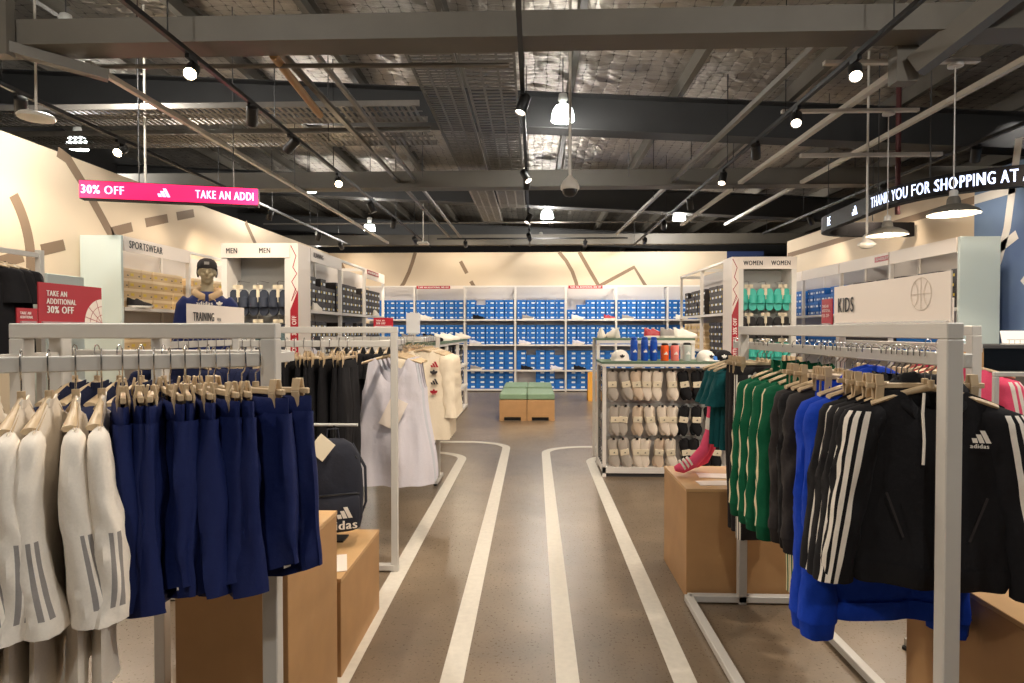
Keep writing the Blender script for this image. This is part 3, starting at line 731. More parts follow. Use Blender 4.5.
for i, s in order:
    x0 = edges[i] + .03; wd = edges[i + 1] - edges[i]
    heights = [4] * 5
    if s == 3 and i == 2: heights = [4, 3, 4, 4, 4]
    if s == 3 and i == 4: heights = [2.5, 3, 4, 4, 4]
    if s == 3 and i == 6: heights = [4, 4, 4, 0, 0]
    if s == 1 and i == 3: heights = [4, 3, 4, 4, 3]
    if s == 0 and i == 3: heights = [0, 0, 4, 4, 2]
    if s == 2 and i == 3: heights = [4, 4, 4, 4, 4]
    if s == 1 and i == 2: heights = [4, 4, 4, 4, 4]
    for c_ in range(5):
        for k in range(int(heights[c_])):
            x = x0 + .1175 + c_ * .2335 + rb.uniform(-.003, .003); y = BY + .085 + rb.uniform(0, .012); z = SHELF_Z[s] + .001 + k * .1175
            if n_blue < 236:
                blue.put((x, y, z), rb.uniform(-.02, .02), 'blue shoe box, %s back-wall unit, %s shelf, %s stack from left, %s' % (BAYN[i], SN[s], ORD[c_], STARTS[k]), 'blue shoe boxes on the back wall')
                n_blue += 1
            else:
                v = len(rest.v); rest.box(x - .1125, x + .1125, y, y + .30, z, z + .083, 0).box(x - .1125, x + .1125, y - .003, y + .30, z + .083, z + .117, 1).box(x, x + .09, y - .002, y + .001, z + .026, z + .068, 2)
tag(rest.build('shoe_boxes', ['box_blue', 'box_blue_lid', 'label_white']), 'remaining blue shoe boxes low on the back wall shelves', 'shoe boxes', None, 'stuff')
for (i, s, fx, kind) in [(1, 3, .2, 'white'), (2, 3, .25, 'black'), (3, 3, .22, 'grey'), (4, 3, .2, 'white'), (4, 3, .85, 'red'), (5, 3, .2, 'grey'), (2, 2, .18, 'pale'), (3, 2, .16, 'pale'), (4, 2, .22, 'pale'), (2, 1, .2, 'grey'), (3, 1, .2, 'black'), (3, 1, .8, 'pale'), (4, 1, .25, 'black'), (6, 3, .25, 'white')]:
    x = edges[i] + fx * 1.2
    s_ = SHOE[kind].put((x - .1, BY + .012, SHELF_Z[s] + .001), 0, {'white': 'white', 'black': 'black', 'grey': 'light grey', 'pale': 'pale lilac', 'red': 'red'}[kind] + ' display sneaker on the %s shelf of the %s back-wall unit%s' % (SN[s], BAYN[i], ', right end' if fx > .7 else ''), 'display sneakers on the back wall')
    s_.location.y = BY + .036

# long double-sided shelf runs and wall runs with dark boxes
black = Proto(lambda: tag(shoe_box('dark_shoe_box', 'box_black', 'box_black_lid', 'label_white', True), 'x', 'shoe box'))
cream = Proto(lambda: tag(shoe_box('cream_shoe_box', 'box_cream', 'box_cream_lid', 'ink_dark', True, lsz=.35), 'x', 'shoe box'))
PROT = {'black': black, 'cream': cream, 'blue': blue}
def fill(bx, by, rz, wd, s, cols, kind, place, group, seed, zs=SHELF_Z, skip=0, hmax=4):
    r = random.Random(seed); c0 = -wd / 2 + .03; pitch = (wd - .06) / cols
    ca, sa = math.cos(rz), math.sin(rz)
    for c_ in range(cols):
        hh = r.choice([hmax, hmax, hmax, hmax - 1]) if c_ >= skip else 0
        for k in range(hh):
            lx = c0 + pitch * (c_ + .5); ly = .078 + r.uniform(0, .015)
            PROT[kind].put((bx + ca * lx - sa * ly, by + sa * lx + ca * ly, zs[s] + .001 + k * .1175), rz + r.uniform(-.03, .03),
                           '%s shoe box, %s, %s shelf, %s stack, %s' % ({'black': 'dark', 'cream': 'cream', 'blue': 'blue'}[kind], place, SN[s], ORD[c_], STARTS[k]), group)
# MEN run: aisle side faces +X at x = -2.95
MX, M0 = -2.95, 7.72
for i, (y0, y1) in enumerate(((8.06, 9.42), (9.42, 10.78), (10.78, 12.14))):
    wd = y1 - y0
    b_ = bay('white shelf unit of the left tall run with dark boxes, %s from the camera' % ORD[i], wd - .002, .45, header=(i != 1), group='left tall shelf run')
    b_.location = (MX, (y0 + y1) / 2, 0); b_.rotation_euler = (0, 0, PI / 2)
    if i == 2: red_strip(b_, -wd / 2 + .06, .8, 2.49)
    if i == 0: text('header_lettering', 'RUNNING', (-wd / 2 + .12, -.013, 2.47), (1, 0, 0), (0, 0, 1), .065, 'ink_dark', b_)
    for s in (3, 2):
        fill(MX, (y0 + y1) / 2, PI / 2, wd, s, 6, 'black', '%s unit of left tall run' % ORD[i], 'dark shoe boxes in the left tall run', 10 * i + s)
for (y, z, k, lab) in [(8.3, 1.76, 'white', 'white display sneaker on the left tall run, top shelf'), (11.5, 1.76, 'white', 'white display sneaker at the far end of left tall run'), (8.2, 1.15, 'pale', 'pale display sneaker on the left tall run, lower shelf')]:
    SHOE[k].put((MX - .04, y, z + .001), PI / 2, lab)
MB_ = None
def end_cap(label, wd, word, strip_side, strip_w=.1):
    """gondola end with pegboard, header and a printed side strip; front at y=0, left edge at x=0"""
    t = thing('shelf_end_display', label, 'display'); H = 2.58
    MB().box(0, .07, 0, .42, 0, H).build('side_panel', 'shelf_white', t); MB().box(wd - .07, wd, 0, .42, 0, H).build('side_panel', 'shelf_white', t)
    MB().box(.07, wd - .07, .38, .42, 0, H).build('pegboard', 'shelf_grey', t)
    hp = MB().box(0, wd, -.012, .0, H - .18, H).box(.07, wd - .07, 0, .38, H - .03, H).build('header_panel', 'sign_white', t)
    for q in (.05, .53): text('header_lettering', word, (q * wd + .02, -.013, H - .125), (1, 0, 0), (0, 0, 1), .065, 'ink_dark', hp, sx=.7)
    MB().box(.07, wd - .07, .0, .38, .02, .07).build('base_shelf', 'shelf_white', t)
    x = -strip_w - .002 if strip_side < 0 else wd + .002
    st = MB().box(x, x + strip_w, -.006, .42, 0, H).build('printed_strip', 'sign_white', t)
    MB().add([(x, -.009, .3), (x + strip_w, -.009, .3), (x + strip_w, -.009, 2.0), (x, -.009, 1.75)] if strip_side > 0 else [(x, -.009, .3), (x + strip_w, -.009, .3), (x + strip_w, -.009, 1.98), (x, -.009, 1.72)], [(0, 1, 2, 3)]).build('red_band', 'sign_red', st)
    V, F, L = text2d('TAKE AN ADDITIONAL 30% OFF', .74); hh = .055
    tx = MB(); tx.add([(x + strip_w * .75 - v[1] * hh, -.0105 - v[2], 1.68 - (L - v[0]) * hh) for v in V], F); tx.build('strip_lettering', 'ink_white', st)
    zz = MB()
    pts = [(.1, 2.55), (.75, 2.42), (.35, 2.28), (.85, 2.2), (.2, 2.1), (.8, 1.98), (.15, 1.86), (.7, 2.02)]
    zz.strip([(x + a_ * strip_w, -.007, b_) for a_, b_ in pts[:4]], .010, (0, -1, 0)); zz.strip([(x + a_ * strip_w, -.007, b_) for a_, b_ in pts[3:]], .010, (0, -1, 0))
    zz.build('strip_artwork', 'sign_red', st)
    return t
e = end_cap('white end display of the left tall shelf run with hanging slides, headed men', .87, 'MEN', 1, .10); e.location = (-3.90, 7.62, 0)
ew = end_cap('white end display of the right tall shelf run with teal slides, headed women', .84, 'WOMEN', -1, .10); ew.location = (3.02, 9.28, 0)
def slides(strap, sole):
    def mk():
        t = thing('slides_pair', 'x', 'slides'); t.scale = (1.25, 1.25, 1.2)
        for sx in (-1, 1):
            mb = MB(); rings = []
            for i in range(12):
                u = i / 11; w_ = (.036 + .012 * math.sin(PI * u * .9)) * min(1, (u + .02) / .12) ** .5 * min(1, (1.02 - u) / .12) ** .5
                z = -.02 - u * .27
                rings.append([(sx * .052 + w_ * c_, yy, z) for c_, yy in ((-1, 0), (1, 0), (1, -.028), (-1, -.028))])
            mb.loft(rings); so = mb.build('slide_sole', sole, t)
            st = MB(); rr = []
            for i in range(10):
                a = PI * i / 9; rr.append([(sx * .052 + .05 * math.cos(a), -.026 - .055 * math.sin(a), z) for z in (-.10, -.20)] )
            st.loft(rr, closed=False, cap0=False, cap1=False)
            rr = [[(p[0] * .995, p[1] + .004, p[2]) for p in r] for r in rr]; st.loft(rr, closed=False, cap0=False, cap1=False)
            st.build('slide_strap', strap, t, smooth=True)
        MB().box(-.015, .015, -.045, -.034, -.14, .03).box(-.045, .045, -.045, -.036, -.15, -.125).box(-.05, .05, -.045, -.036, -.01, .03).build('hanger_card', 'card_cream', t)
        MB().tube([(0, -.04, .02), (0, -.04, .06), (0, 0, .075), (0, .3, .075)], .004, 6).build('peg_hook', 'chrome', t)
        return t
    return Proto(mk)
sl_n, sl_p, sl_t, sl_b = slides('sandal_navy', 'sandal_navy'), slides('sandal_pattern', 'sandal_navy'), slides('sandal_teal', 'sandal_teal'), slides('sandal_black', 'sandal_black')
P3 = ['left', 'middle', 'right']
for k in range(3):
    sl_n.put((-3.90 + .18 + .255 * k, 7.73, 2.03), 0, 'dark grey slides hanging on upper row of left end display, %s pair' % P3[k], 'slides on the left end display')
    sl_p.put((-3.90 + .18 + .255 * k, 7.73, 1.60), 0, 'patterned grey slides hanging on lower row of left end display, %s pair' % P3[k], 'slides on the left end display')
    sl_t.put((3.02 + .17 + .25 * k, 9.40, 2.14), 0, 'teal slides hanging on top row of right end display, %s pair' % P3[k], 'slides on the right end display')
    sl_b.put((3.02 + .17 + .25 * k, 9.40, 1.72), 0, 'black slides hanging on middle row of right end display, %s pair' % P3[k], 'slides on the right end display')
    sl_t.put((3.02 + .17 + .25 * k, 9.40, 1.34), 0, 'teal slides hanging low on right end display behind rack, %s pair' % P3[k], 'slides on the right end display')

# WOMEN run: aisle side faces -X at x = 2.98
for i, (y0, y1) in enumerate(((9.72, 11.12), (11.12, 12.65))):
    wd = y1 - y0
    b_ = bay('white shelf unit of the right tall run with dark boxes, %s from the camera' % ORD[i], wd - .002, .45, group='right tall shelf run')
    b_.location = (2.95, (y0 + y1) / 2, 0); b_.rotation_euler = (0, 0, -PI / 2)
    for s in (3, 2):
        if i == 1 and s == 2:
            fill(2.95, (y0 + y1) / 2, -PI / 2, wd, s, 6, 'cream', '%s unit of right tall run' % ORD[i], 'cream shoe boxes in the right tall run', 40 + s)
        else:
            fill(2.95, (y0 + y1) / 2, -PI / 2, wd, s, 6, 'black', '%s unit of right tall run' % ORD[i], 'dark shoe boxes in the right tall run', 30 + 10 * i + s, skip=(1 if i == 0 else 0))
# left wall run (sportswear)
LX = XL + .47
for i, (y0, y1) in enumerate(((6.95, 8.35), (8.35, 9.75), (9.75, 11.15), (11.15, 12.55))):
    wd = y1 - y0
    b_ = bay('white shelf unit against the left wall, %s from the camera' % ORD[i], wd - .002, .44, header=(i == 0), group='left wall shelf units')
    b_.location = (LX, (y0 + y1) / 2, 0); b_.rotation_euler = (0, 0, PI / 2)
    if i == 0: text('header_lettering', 'SPORTSWEAR', (-wd / 2 + .10, -.013, 2.455), (1, 0, 0), (0, 0, 1), .085, 'ink_dark', b_, sx=.75)
    if i < 3:
        fill(LX, (y0 + y1) / 2, PI / 2, wd, 3, 6, 'cream', '%s left-wall unit' % ORD[i], 'cream shoe boxes on the left wall', 60 + i, hmax=4)
        fill(LX, (y0 + y1) / 2, PI / 2, wd, 2, 6, 'cream', '%s left-wall unit' % ORD[i], 'cream shoe boxes on the left wall', 70 + i, hmax=3)
def side_panel(label, x0, x1, y, H=2.58, m='panel_mint'):
    return tag(MB().box(x0, x1, y - .04, y, 0, H).build('end_panel', m, bevel=.004), label, 'end panel')
side_panel('pale mint end panel of the left wall shelves', XL + .01, LX + .02, 6.94)
SHOE['brown'].put((LX - .06, 7.12, 1.765), PI / 2 - .5, 'dark brown display sneaker on the left wall shelf under the sportswear header')
SHOE['black'].put((LX - .06, 7.25, 1.155), PI / 2 - .3, 'black display sneaker on the left wall shelf, lower one')
# right wall run
RX = XR - .62
for i, (y0, y1) in enumerate(((7.40, 8.80), (8.80, 10.20), (10.20, 11.60), (11.60, 13.00))):
    wd = y1 - y0
    b_ = bay('white shelf unit against the right wall, %s from the camera' % ORD[i], wd - .002, .44, header=True, group='right wall shelf units')
    b_.location = (RX, (y0 + y1) / 2, 0); b_.rotation_euler = (0, 0, -PI / 2)
    if i == 1: red_strip(b_, .35, .34, 2.47)
    fill(RX, (y0 + y1) / 2, -PI / 2, wd, 3, 6, 'blue' if i >= 2 else 'black', '%s right-wall unit' % ORD[i], 'shoe boxes on the right wall', 80 + i, hmax=4 if i else 4)
    fill(RX, (y0 + y1) / 2, -PI / 2, wd, 2, 6, 'blue' if i != 1 else 'black', '%s right-wall unit' % ORD[i], 'shoe boxes on the right wall', 90 + i, hmax=3)
side_panel('pale mint end panel of the right wall shelves', RX - .02, RX + .44, 7.39)
for (y, z, k, lab) in [(11.0, 1.155, 'pale', 'pale display sneaker on the right wall shelves above the rack'), (8.4, 1.155, 'white', 'white display sneaker on the right wall shelves, near end')]:
    SHOE[k].put((RX + .04, y, z), -PI / 2, lab)
# low left gondola
GX = -1.30
for i, (y0, y1) in enumerate(((8.0, 9.35), (9.35, 10.7), (10.7, 12.05))):
    wd = y1 - y0; zs = (.06, .46, .86)
    b_ = bay('low white shelf unit of dark boxes left of the green seats, %s from the camera' % ORD[i], wd - .002, .8, H=1.30, zs=zs, group='low left shelf run')
    b_.location = (GX, (y0 + y1) / 2, 0); b_.rotation_euler = (0, 0, PI / 2)
    MB().box(-wd / 2, wd / 2, -.01, .8, 1.30, 1.335).build('glass_top', 'green_top', b_)
    for s in (range(3) if i else ()):
        fill(GX, (y0 + y1) / 2, PI / 2, wd, s, 6, 'black', '%s unit of low left run' % ORD[i], 'dark shoe boxes in the low left run', 110 + 3 * i + s, zs=zs, hmax=3)
for k, (x, y, c_, lab) in enumerate([(-1.75, 8.15, 'grey', 'grey sneaker on the low left shelf top, leftmost in the row'), (-1.55, 8.6, 'black', 'black sneaker on the low left shelf top'), (-1.5, 9.3, 'white', 'white sneaker on the low left shelf top, in the middle'), (-1.48, 10.0, 'white', 'white sneaker on the low left shelf top, furthest but one'), (-1.45, 11.4, 'white', 'white sneaker at the far end of the low left shelf top')]):
    SHOE[c_].put((x, y, 1.336), .4, lab)

# green-topped seats
def seat():
    t = thing('ottoman', 'x', 'seat', group='green seats in the middle aisle'); W_, D_ = .226, 1.02
    b_ = MB(); 
    b_.box(-W_, -.15, 0, D_, 0, .06).box(.15 - .02, W_, 0, D_, 0, .06).box(-W_, W_, 0, D_, .06, .345).box(-.15, .13, .06, D_ - .06, 0, .06, 1)
    b_.build('box_base', ['mdf', 'black_plastic'], t)
    MB().box(-W_, W_, 0, D_, .35, .442).build('cushion', 'cushion_green', t, bevel=.012)
    return t
OT = Proto(seat)
for (x, y, lab) in [(-.345, 10.22, 'green-cushioned brown box seat, front left of the four'), (.115, 10.22, 'green-cushioned brown box seat, front right of the four'), (-.345, 11.55, 'green-cushioned brown box seat, back left of the four'), (.115, 11.55, 'green-cushioned brown box seat, back right of the four')]:
    OT.put((x, y, 0), 0, lab)
t = thing('floor_sign', 'yellow folding wet floor sign by the back of the sock display', 'floor sign', (1.28, 13.2, 0))
for sy in (-1, 1): MB().obox((0, sy * .16, 0), (0, sy * .01, .6), .28, .012, up=(0, sy, .2)).build('board', 'wet_yellow', t)
MB().tube([(-.1, 0, .6), (.1, 0, .6)], .012, 8).build('hinge', 'wet_yellow', t)

# ------------------------------------------------------------------ hangers and garments (origin = top of the rail they hang from)
def hook(parent, z0=-.10):
    pts = [(0, 0, z0), (0, 0, -.058), (.010, 0, -.05), (.0165, 0, -.036), (.0165, 0, -.004)] + [(.0165 * math.cos(a), 0, .0 + .0165 * math.sin(a)) for a in (PI / 6, PI / 3, PI / 2, 2 * PI / 3, 5 * PI / 6, PI)] + [(-.0165, 0, -.014)]
    MB().tube(pts, .0021, 6).build('hook', 'chrome', parent, smooth=True)
def mk_hanger(W=.2):
    def f():
        t = thing('clothes_hanger', 'x', 'hanger'); hook(t)
        rings = []
        for i in range(25):
            x = -W + 2 * W * i / 24; a = abs(x) / W
            z = -.107 - .052 * a ** 1.25; th = .011 * (1 - .25 * a); dp = .006 + .011 * a ** 1.5; y = -.010 * a ** 2
            rings.append([(x, y + dp * math.cos(k), z + th * math.sin(k)) for k in (PI * q / 4 for q in range(8))])
        MB().loft(rings).tube([(0, 0, -.085), (0, 0, -.110)], .009, 10).build('shoulder_bar', 'hanger_beige', t, smooth=True)
        return t
    return Proto(f)
def mk_clip(W=.15):
    def f():
        t = thing('clip_hanger', 'x', 'hanger'); hook(t)
        MB().box(-W - .025, W + .025, -.006, .006, -.112, -.096).tube([(0, 0, -.082), (0, 0, -.105)], .010, 10).build('bar', 'hanger_beige', t, bevel=.002)
        for sx in (-1, 1):
            c_ = MB()
            for sy in (-1, 1):
                c_.obox((sx * (W - .01), sy * .006, -.070), (sx * (W - .01), sy * .013, -.105), .024, .006, up=(0, 1, 0)); c_.obox((sx * (W - .01), sy * .013, -.105), (sx * (W - .01), sy * .007, -.160), .024, .006, up=(0, 1, 0))
            c_.build('clip', 'hanger_beige', t, bevel=.001)
        return t
    return Proto(f)
HANG = mk_hanger(.2); HANGK = mk_hanger(.165); CLIP = mk_clip(.15)

def sm(a, b, x):
    t = min(1, max(0, (x - a) / (b - a))); return t * t * (3 - 2 * t)
def top_garment(name, label, cat, body, w=.2, L=.66, hemw=None, sleeve=None, trim=None, stripes=None, collar='crew', T=.026, seed=1, cuffs=False, hemband=False, neck=.075, fold=.010, facing=50, stripe_n=3, srange=(0, 1.1), bfac=(.75, .8), sway=.012):
    r = random.Random(seed); t = thing(name, label, cat); hemw = hemw or w * 1.12; trim = trim or body
    zn = -.103; drop = .058; N = 26; rows = 15
    p = [r.uniform(0, 6.3) for _ in range(8)]
    def shoulder(x):
        a = abs(x)
        if collar == 'tank':
            if a > .155: return zn - .045 - .20 * sm(.155, w, a) ** .6
            return zn - .03 * a / .155
        return zn - drop * max(0, (a - neck * .6) / (w - neck * .6)) ** 1.15
    def topz(x, front):
        a = abs(x); nk = neck if collar != 'tank' else .095
        z = shoulder(x)
        if a < nk:
            dp = {'crew': .075, 'hood': .06, 'stand': .05, 'tank': .17}[collar] if front else (.10 if collar == 'tank' else .012)
            z = min(z, shoulder(nk) - dp * (1 - (a / nk) ** 2) ** .6)
        return z
    zh = zn - L
    mb = MB(); rings = []
    for i in range(rows):
        v = i / (rows - 1); W_ = hemw + (w - hemw) * sm(0, 1, v); Tn = T * (.30 + .70 * (1 - v) ** .5); ring = []
        for side in (-1, 1):
            for j in range(N):
                s_ = -1 + 2 * j / N if side < 0 else 1 - 2 * j / N
                s_ = math.sin(s_ * PI / 2) * .45 + s_ * .55
                x = W_ * s_; z = zh + (topz(w * s_, side < 0) - zh) * v
                A = fold * (1 - v) ** .8; q = 0 if side < 0 else 3
                y = side * Tn * max(0, 1 - abs(s_) ** 3) ** .5 + A * (math.sin(4.6 * s_ + p[q] + 1.2 * v) + .6 * math.sin(10 * s_ + p[q + 1] - 2 * v)) * (1 - s_ ** 4) + 1.6 * fold * mnoise.noise(Vector((2.6 * s_ + p[q], 3.2 * v, p[q + 1]))) * min(1, (1 - v) * 3) * (1 - s_ ** 4)
                ring.append((x, y, z))
        rings.append(ring)
    mb.loft(rings, 0, False, False)
    ob = mb.build('body', body, t, smooth=True)
    if hemband:
        rr = [[(x * 1.005, y * 1.15, zz) for (x, y, z) in rings[0]] for zz in (zh + .004, zh - .03, zh - .062)]
        rr[2] = [(x * .93, y * .8, z) for (x, y, z) in rr[2]]
        MB().loft(rr, 0, False, False).build('waistband', trim, t, smooth=True)
    if sleeve:
        ln, out, a0, a1 = sleeve
        for sg in (-1, 1):
            sb = MB(); rr = []; K = 16 if ln < .4 else 24; A0 = []
            half = math.radians(8)
            A = []
            if stripes:      # segment edges so that the stripes have clean borders
                f0 = math.radians(facing); st = math.radians(26); hw = math.radians(7.5)
                A = []
                for k in range(stripe_n):
                    c0 = f0 + (k - (stripe_n - 1) / 2) * st; A += [c0 - hw, c0 + hw]
                rest_n = 14; span = 2 * PI - (A[-1] - A[0]); A += [A[-1] + span * (k + 1) / (rest_n + 1) for k in range(rest_n)]
            else: A = [2 * PI * k / 22 for k in range(22)]
            ph = [r.uniform(0, 6.3) for _ in range(4)]
            for i in range(K + 1):
                q = i / K; cap = min(1, (q + .004) / (.09 if ln < .4 else .06)) ** .5
                a_ = (a0 + (a1 - a0) * q ** .8) * cap; b_ = (bfac[0] * a0 + (bfac[1] * a1 - bfac[0] * a0) * q) * cap
                b_ = max(b_, .006); a_ = max(a_, .006)
                z = shoulder(w) + .004 - ln * q; xc = w - .036 + out * q ** .85 + (.02 if q > 0 else 0) * cap
                ring = []
                for k, al in enumerate(A):
                    wr = 1 + ((.18 if stripes else .30) * mnoise.noise(Vector((1.3 * math.cos(al), 1.3 * math.sin(al) + 6 * q * (1 if ln > .4 else .25), 7 * q * ln + ph[0]))) + .12 * mnoise.noise(Vector((3 * math.cos(al), 3 * math.sin(al), 14 * q * ln + ph[1])))) * min(1, q * 5) * (1 if ln > .4 else .8)
                    ring.append((sg * (xc + a_ * wr * math.cos(al)), -b_ * wr * math.sin(al) + sway * math.sin(q * 3 + ph[2]) * q, z + .0))
                rr.append(ring)
            mfun = (lambda i, j: 1 if (j < 2 * stripe_n and j % 2 == 0 and srange[0] < i / K < srange[1]) else 0) if stripes else 0
            o = sb.loft(rr, mfun, True, False).build('sleeve', [body, stripes] if stripes else body, t, smooth=True)
            if cuffs:
                e = rr[-1]; cx = sum(p_[0] for p_ in e) / len(e); cy = sum(p_[1] for p_ in e) / len(e)
                def ringz(f, z): return [(cx + (x - cx) * f, cy + (y - cy) * f, zz + z) for x, y, zz in e]
                MB().loft([ringz(1.0, .004), ringz(.9, -.01), ringz(.82, -.055), ringz(.74, -.058)], 0, False, True).build('cuff', trim, o, smooth=True)
    top_r = rings[-1]
    if collar in ('crew', 'stand'):
        loop = [pt for pt in top_r if abs(pt[0]) < neck * .98]
        fr = [pt for pt in loop if pt in top_r[:N]]; bk = [pt for pt in loop if pt in top_r[N:]]
        ring = fr + bk
        if len(ring) > 5:
            up = .016 if collar == 'crew' else .045
            MB().loft([[(x * 1.02, y * 1.3, z - .004) for x, y, z in ring], [(x * .97, y * 1.5, z + up) for x, y, z in ring], [(x * .93, y * .9, z + up) for x, y, z in ring]], 0, False, False).build('collar', trim, t, smooth=True)
    if collar == 'hood':
        hb = MB(); rr = []; n = 14
        for i in range(n + 1):
            a = -2.5 + 5.0 * i / n   # around the neck, open at the front
            b_ = abs(a) / 2.5; cx, cy = (.088 - .012 * b_) * math.sin(a), .030 + .048 * math.cos(a)
            R = .044 - .022 * b_ ** 2; zc = zn - .004 - .075 * b_ ** 2.2
            dr = Vector((math.sin(a), math.cos(a) * .8, 0)).normalized()
            rr.append([(cx + dr.x * R * math.cos(k) * .85, cy + dr.y * R * math.cos(k) * .85 - .015, zc + R * (1.0 - .2 * b_) * math.sin(k) * (1 + .14 * math.sin(3 * a + seed))) for k in (2 * PI * m / 12 for m in range(12))])
        hb.loft(rr)
        hb.build('hood', body, t, smooth=True)
    return t
def legs(name, label, cat, body, w=.17, L=.5, T=.03, flare=1.1, seed=1, fold=.008, stripes=None, trim=None, crotch=.24):
    """shorts or trousers clipped at the waist; waist at z=-.085"""
    r = random.Random(seed); t = thing(name, label, cat); z0 = -.130; mb = MB()
    nA = 30
    for sg in (-1, 1):
        rr = []; K = 14 if L < .6 else 22; ph = [r.uniform(0, 6.3) for _ in range(4)]
        f0 = math.radians(12); st = math.radians(20); hw = math.radians(6)
        A = []
        if stripes:
            for k in range(3): A += [f0 + (k - 1) * st - hw, f0 + (k - 1) * st + hw]
            span = 2 * PI - (A[-1] - A[0]); A += [A[-1] + span * (k + 1) / 19 for k in range(18)]
        else: A = [2 * PI * k / nA for k in range(nA)]
        for i in range(K + 1):
            q = i / K; z = z0 - .03 - (L - .03) * q
            hwid = w / 2 * (1.02 + (flare - 1) * q) * (1 if L < .6 else 1 - .25 * sm(.3, 1, q)); cx = w / 2 * (1 + .06 * q)
            Tt = T * (.65 + .55 * sm(0, .35, q)) 
            ring = []
            for al in A:
                c_, s_ = math.cos(al), math.sin(al)
                ex = abs(c_) ** .7 * (1 if c_ > 0 else -1); ey = abs(s_) ** .8 * (1 if s_ > 0 else -1)
                wv = fold * (.3 + q) * (math.sin(3 * al + ph[0] + 2 * q) + 1.8 * mnoise.noise(Vector((2 * math.cos(al), 2 * math.sin(al) + ph[1], 3.5 * q * L / .5)))) + .004 * mnoise.noise(Vector((5 * math.cos(al), 5 * math.sin(al), 9 * q + ph[2])))
                curve = .03 * q * max(0, ex) if L < .6 else 0      # dolphin hem: outer edge rises
                ring.append((sg * (cx + hwid * ex), -Tt * ey - wv * abs(s_), z + (curve if q > .6 else 0) * (q - .6) / .4))
            rr.append(ring)
        mf = (lambda i, j: 1 if (j < 6 and j % 2 == 0) else 0) if stripes else 0
        mb.loft(rr, mf, False, False)
    mb.build('leg_fabric', [body, stripes] if stripes else body, t, smooth=True)
    wb = []
    for z, f in ((z0 + .012, .8), (z0 + .006, .95), (z0 - .03, 1.0), (z0 - .036, .9)):
        wb.append([(w * math.cos(2 * PI * k / 48) * .99, T * f * .75 * math.sin(2 * PI * k / 48) * (1 + .18 * math.sin(24 * 2 * PI * k / 48 * 1.01 + .5)), z) for k in range(48)])
    MB().loft(wb, 0, False, False).build('waistband', trim or body, t, smooth=True)
    return t
def decal(shape, parent, pos, h, m, name='logo', align='C', right=(1, 0, 0), up=(0, 0, 1), off=.004):
    mb = MB(); put2d(mb, shape, pos, right, up, h, 0, align, off); return mb.build(name, m, parent)

# ------------------------------------------------------------------ clothes racks
def rack(label, posts, rails, base, zt=1.52, s=.045, tops=None, m='rack_white', group=None):
    O = Vector((posts[0][0], posts[0][1], 0)); t = thing('clothes_rack', label, 'clothes rack', O, 0, group)
    for (x, y) in posts: MB().box(x - O.x - s / 2, x - O.x + s / 2, y - O.y - s / 2, y - O.y + s / 2, 0, zt - s if tops else zt).build('post', m, t, bevel=.003)
    for (a, b) in (tops or []):
        MB().obox((a[0] - O.x, a[1] - O.y, zt - s / 2), (b[0] - O.x, b[1] - O.y, zt - s / 2), s, s).build('top_bar', m, t, bevel=.003)
    for (a, b) in rails:
        MB().obox((a[0] - O.x, a[1] - O.y, 1.415), (b[0] - O.x, b[1] - O.y, 1.415), .024, .04).build('hang_rail', m, t, bevel=.003)
    for (a, b) in base:
        d = (Vector((b[0], b[1], 0)) - Vector((a[0], a[1], 0))).normalized()
        MB().obox((a[0] - O.x, a[1] - O.y, .028), (b[0] - O.x, b[1] - O.y, .028), .045, .036).build('base_rail', m, t, bevel=.003)
    for (a, b) in base[:2]:
        for q in (a, b): MB().lathe([(.018, 0), (.018, .012)], 10, (q[0] - O.x, q[1] - O.y, 0)).build('foot', 'rubber', t)
    return t
RZ = 1.435
# near left rack
LA, LB = (-.775, 1.80), (-1.53, 1.80); e = .0225
R0, R1 = Vector((-.76, 1.774)), Vector((-1.29, 1.455)); Rd = (R1 - R0).normalized(); Rend = R0 + Rd * .95
rack('near white clothes rack on the left with cream tees and navy shorts', [LA, LB, (-1.53, 1.95), (-1.53, 2.48)], [(R0 + Rd * .035, Rend), ((-.80, 2.0), (-1.53, 2.0))], [((-.775, 1.5), (-.775, 2.05)), ((-1.53, 1.5), (-1.53, 2.05)), ((-.775, 1.8), (-1.53, 1.8))], tops=[((LA[0] + e, 1.8), (LB[0] - e, 1.8)), ((-1.53, 1.82), (-1.53, 2.5))])
br = bpy.data.objects['clothes_rack']
MB().obox((-.02, 0, 1.415), (-.02, .2, 1.415), .024, .03).obox((LB[0] - LA[0], 0, 1.415), (LB[0] - LA[0], .2, 1.415), .024, .03).obox((LB[0] - LA[0], -.02, 1.415), (Rend.x - LA[0] + .1, Rend.y - 1.8 + .08, 1.415), .024, .03).build('rail_bracket', 'rack_white', br)
def on_rail(P0, d, s): return (P0.x + d.x * s, P0.y + d.y * s, RZ)
tees = [Proto(lambda k=k: top_garment('t_shirt', 'x', 'shirt', 'cotton_cream', w=.225, L=.66, sleeve=(.41, .08, .040, .064), seed=20 + k, T=.022, fold=.008, stripes='grey_stripe', facing=-24, stripe_n=2, srange=(.52, .88), bfac=(.55, .66), sway=.03)) for k in range(3)]
pos = [.415, .47, .525, .58, .635, .69, .745, .80, .85]
for k, s_ in enumerate(pos):
    rz = math.radians(-56 + 3 * math.sin(k * 2.1)); P_ = on_rail(R0, Rd, s_)
    HANG.put(P_, rz, 'beige hanger holding a cream tee on the near left rack, %s from the shorts' % ORD[k], 'hangers on the near left rack')
    tees[k % 3].put(P_, rz, 'cream tee with grey sleeve stripe on the near left rack, %s from the shorts' % ORD[k], 'cream tees on the near left rack')
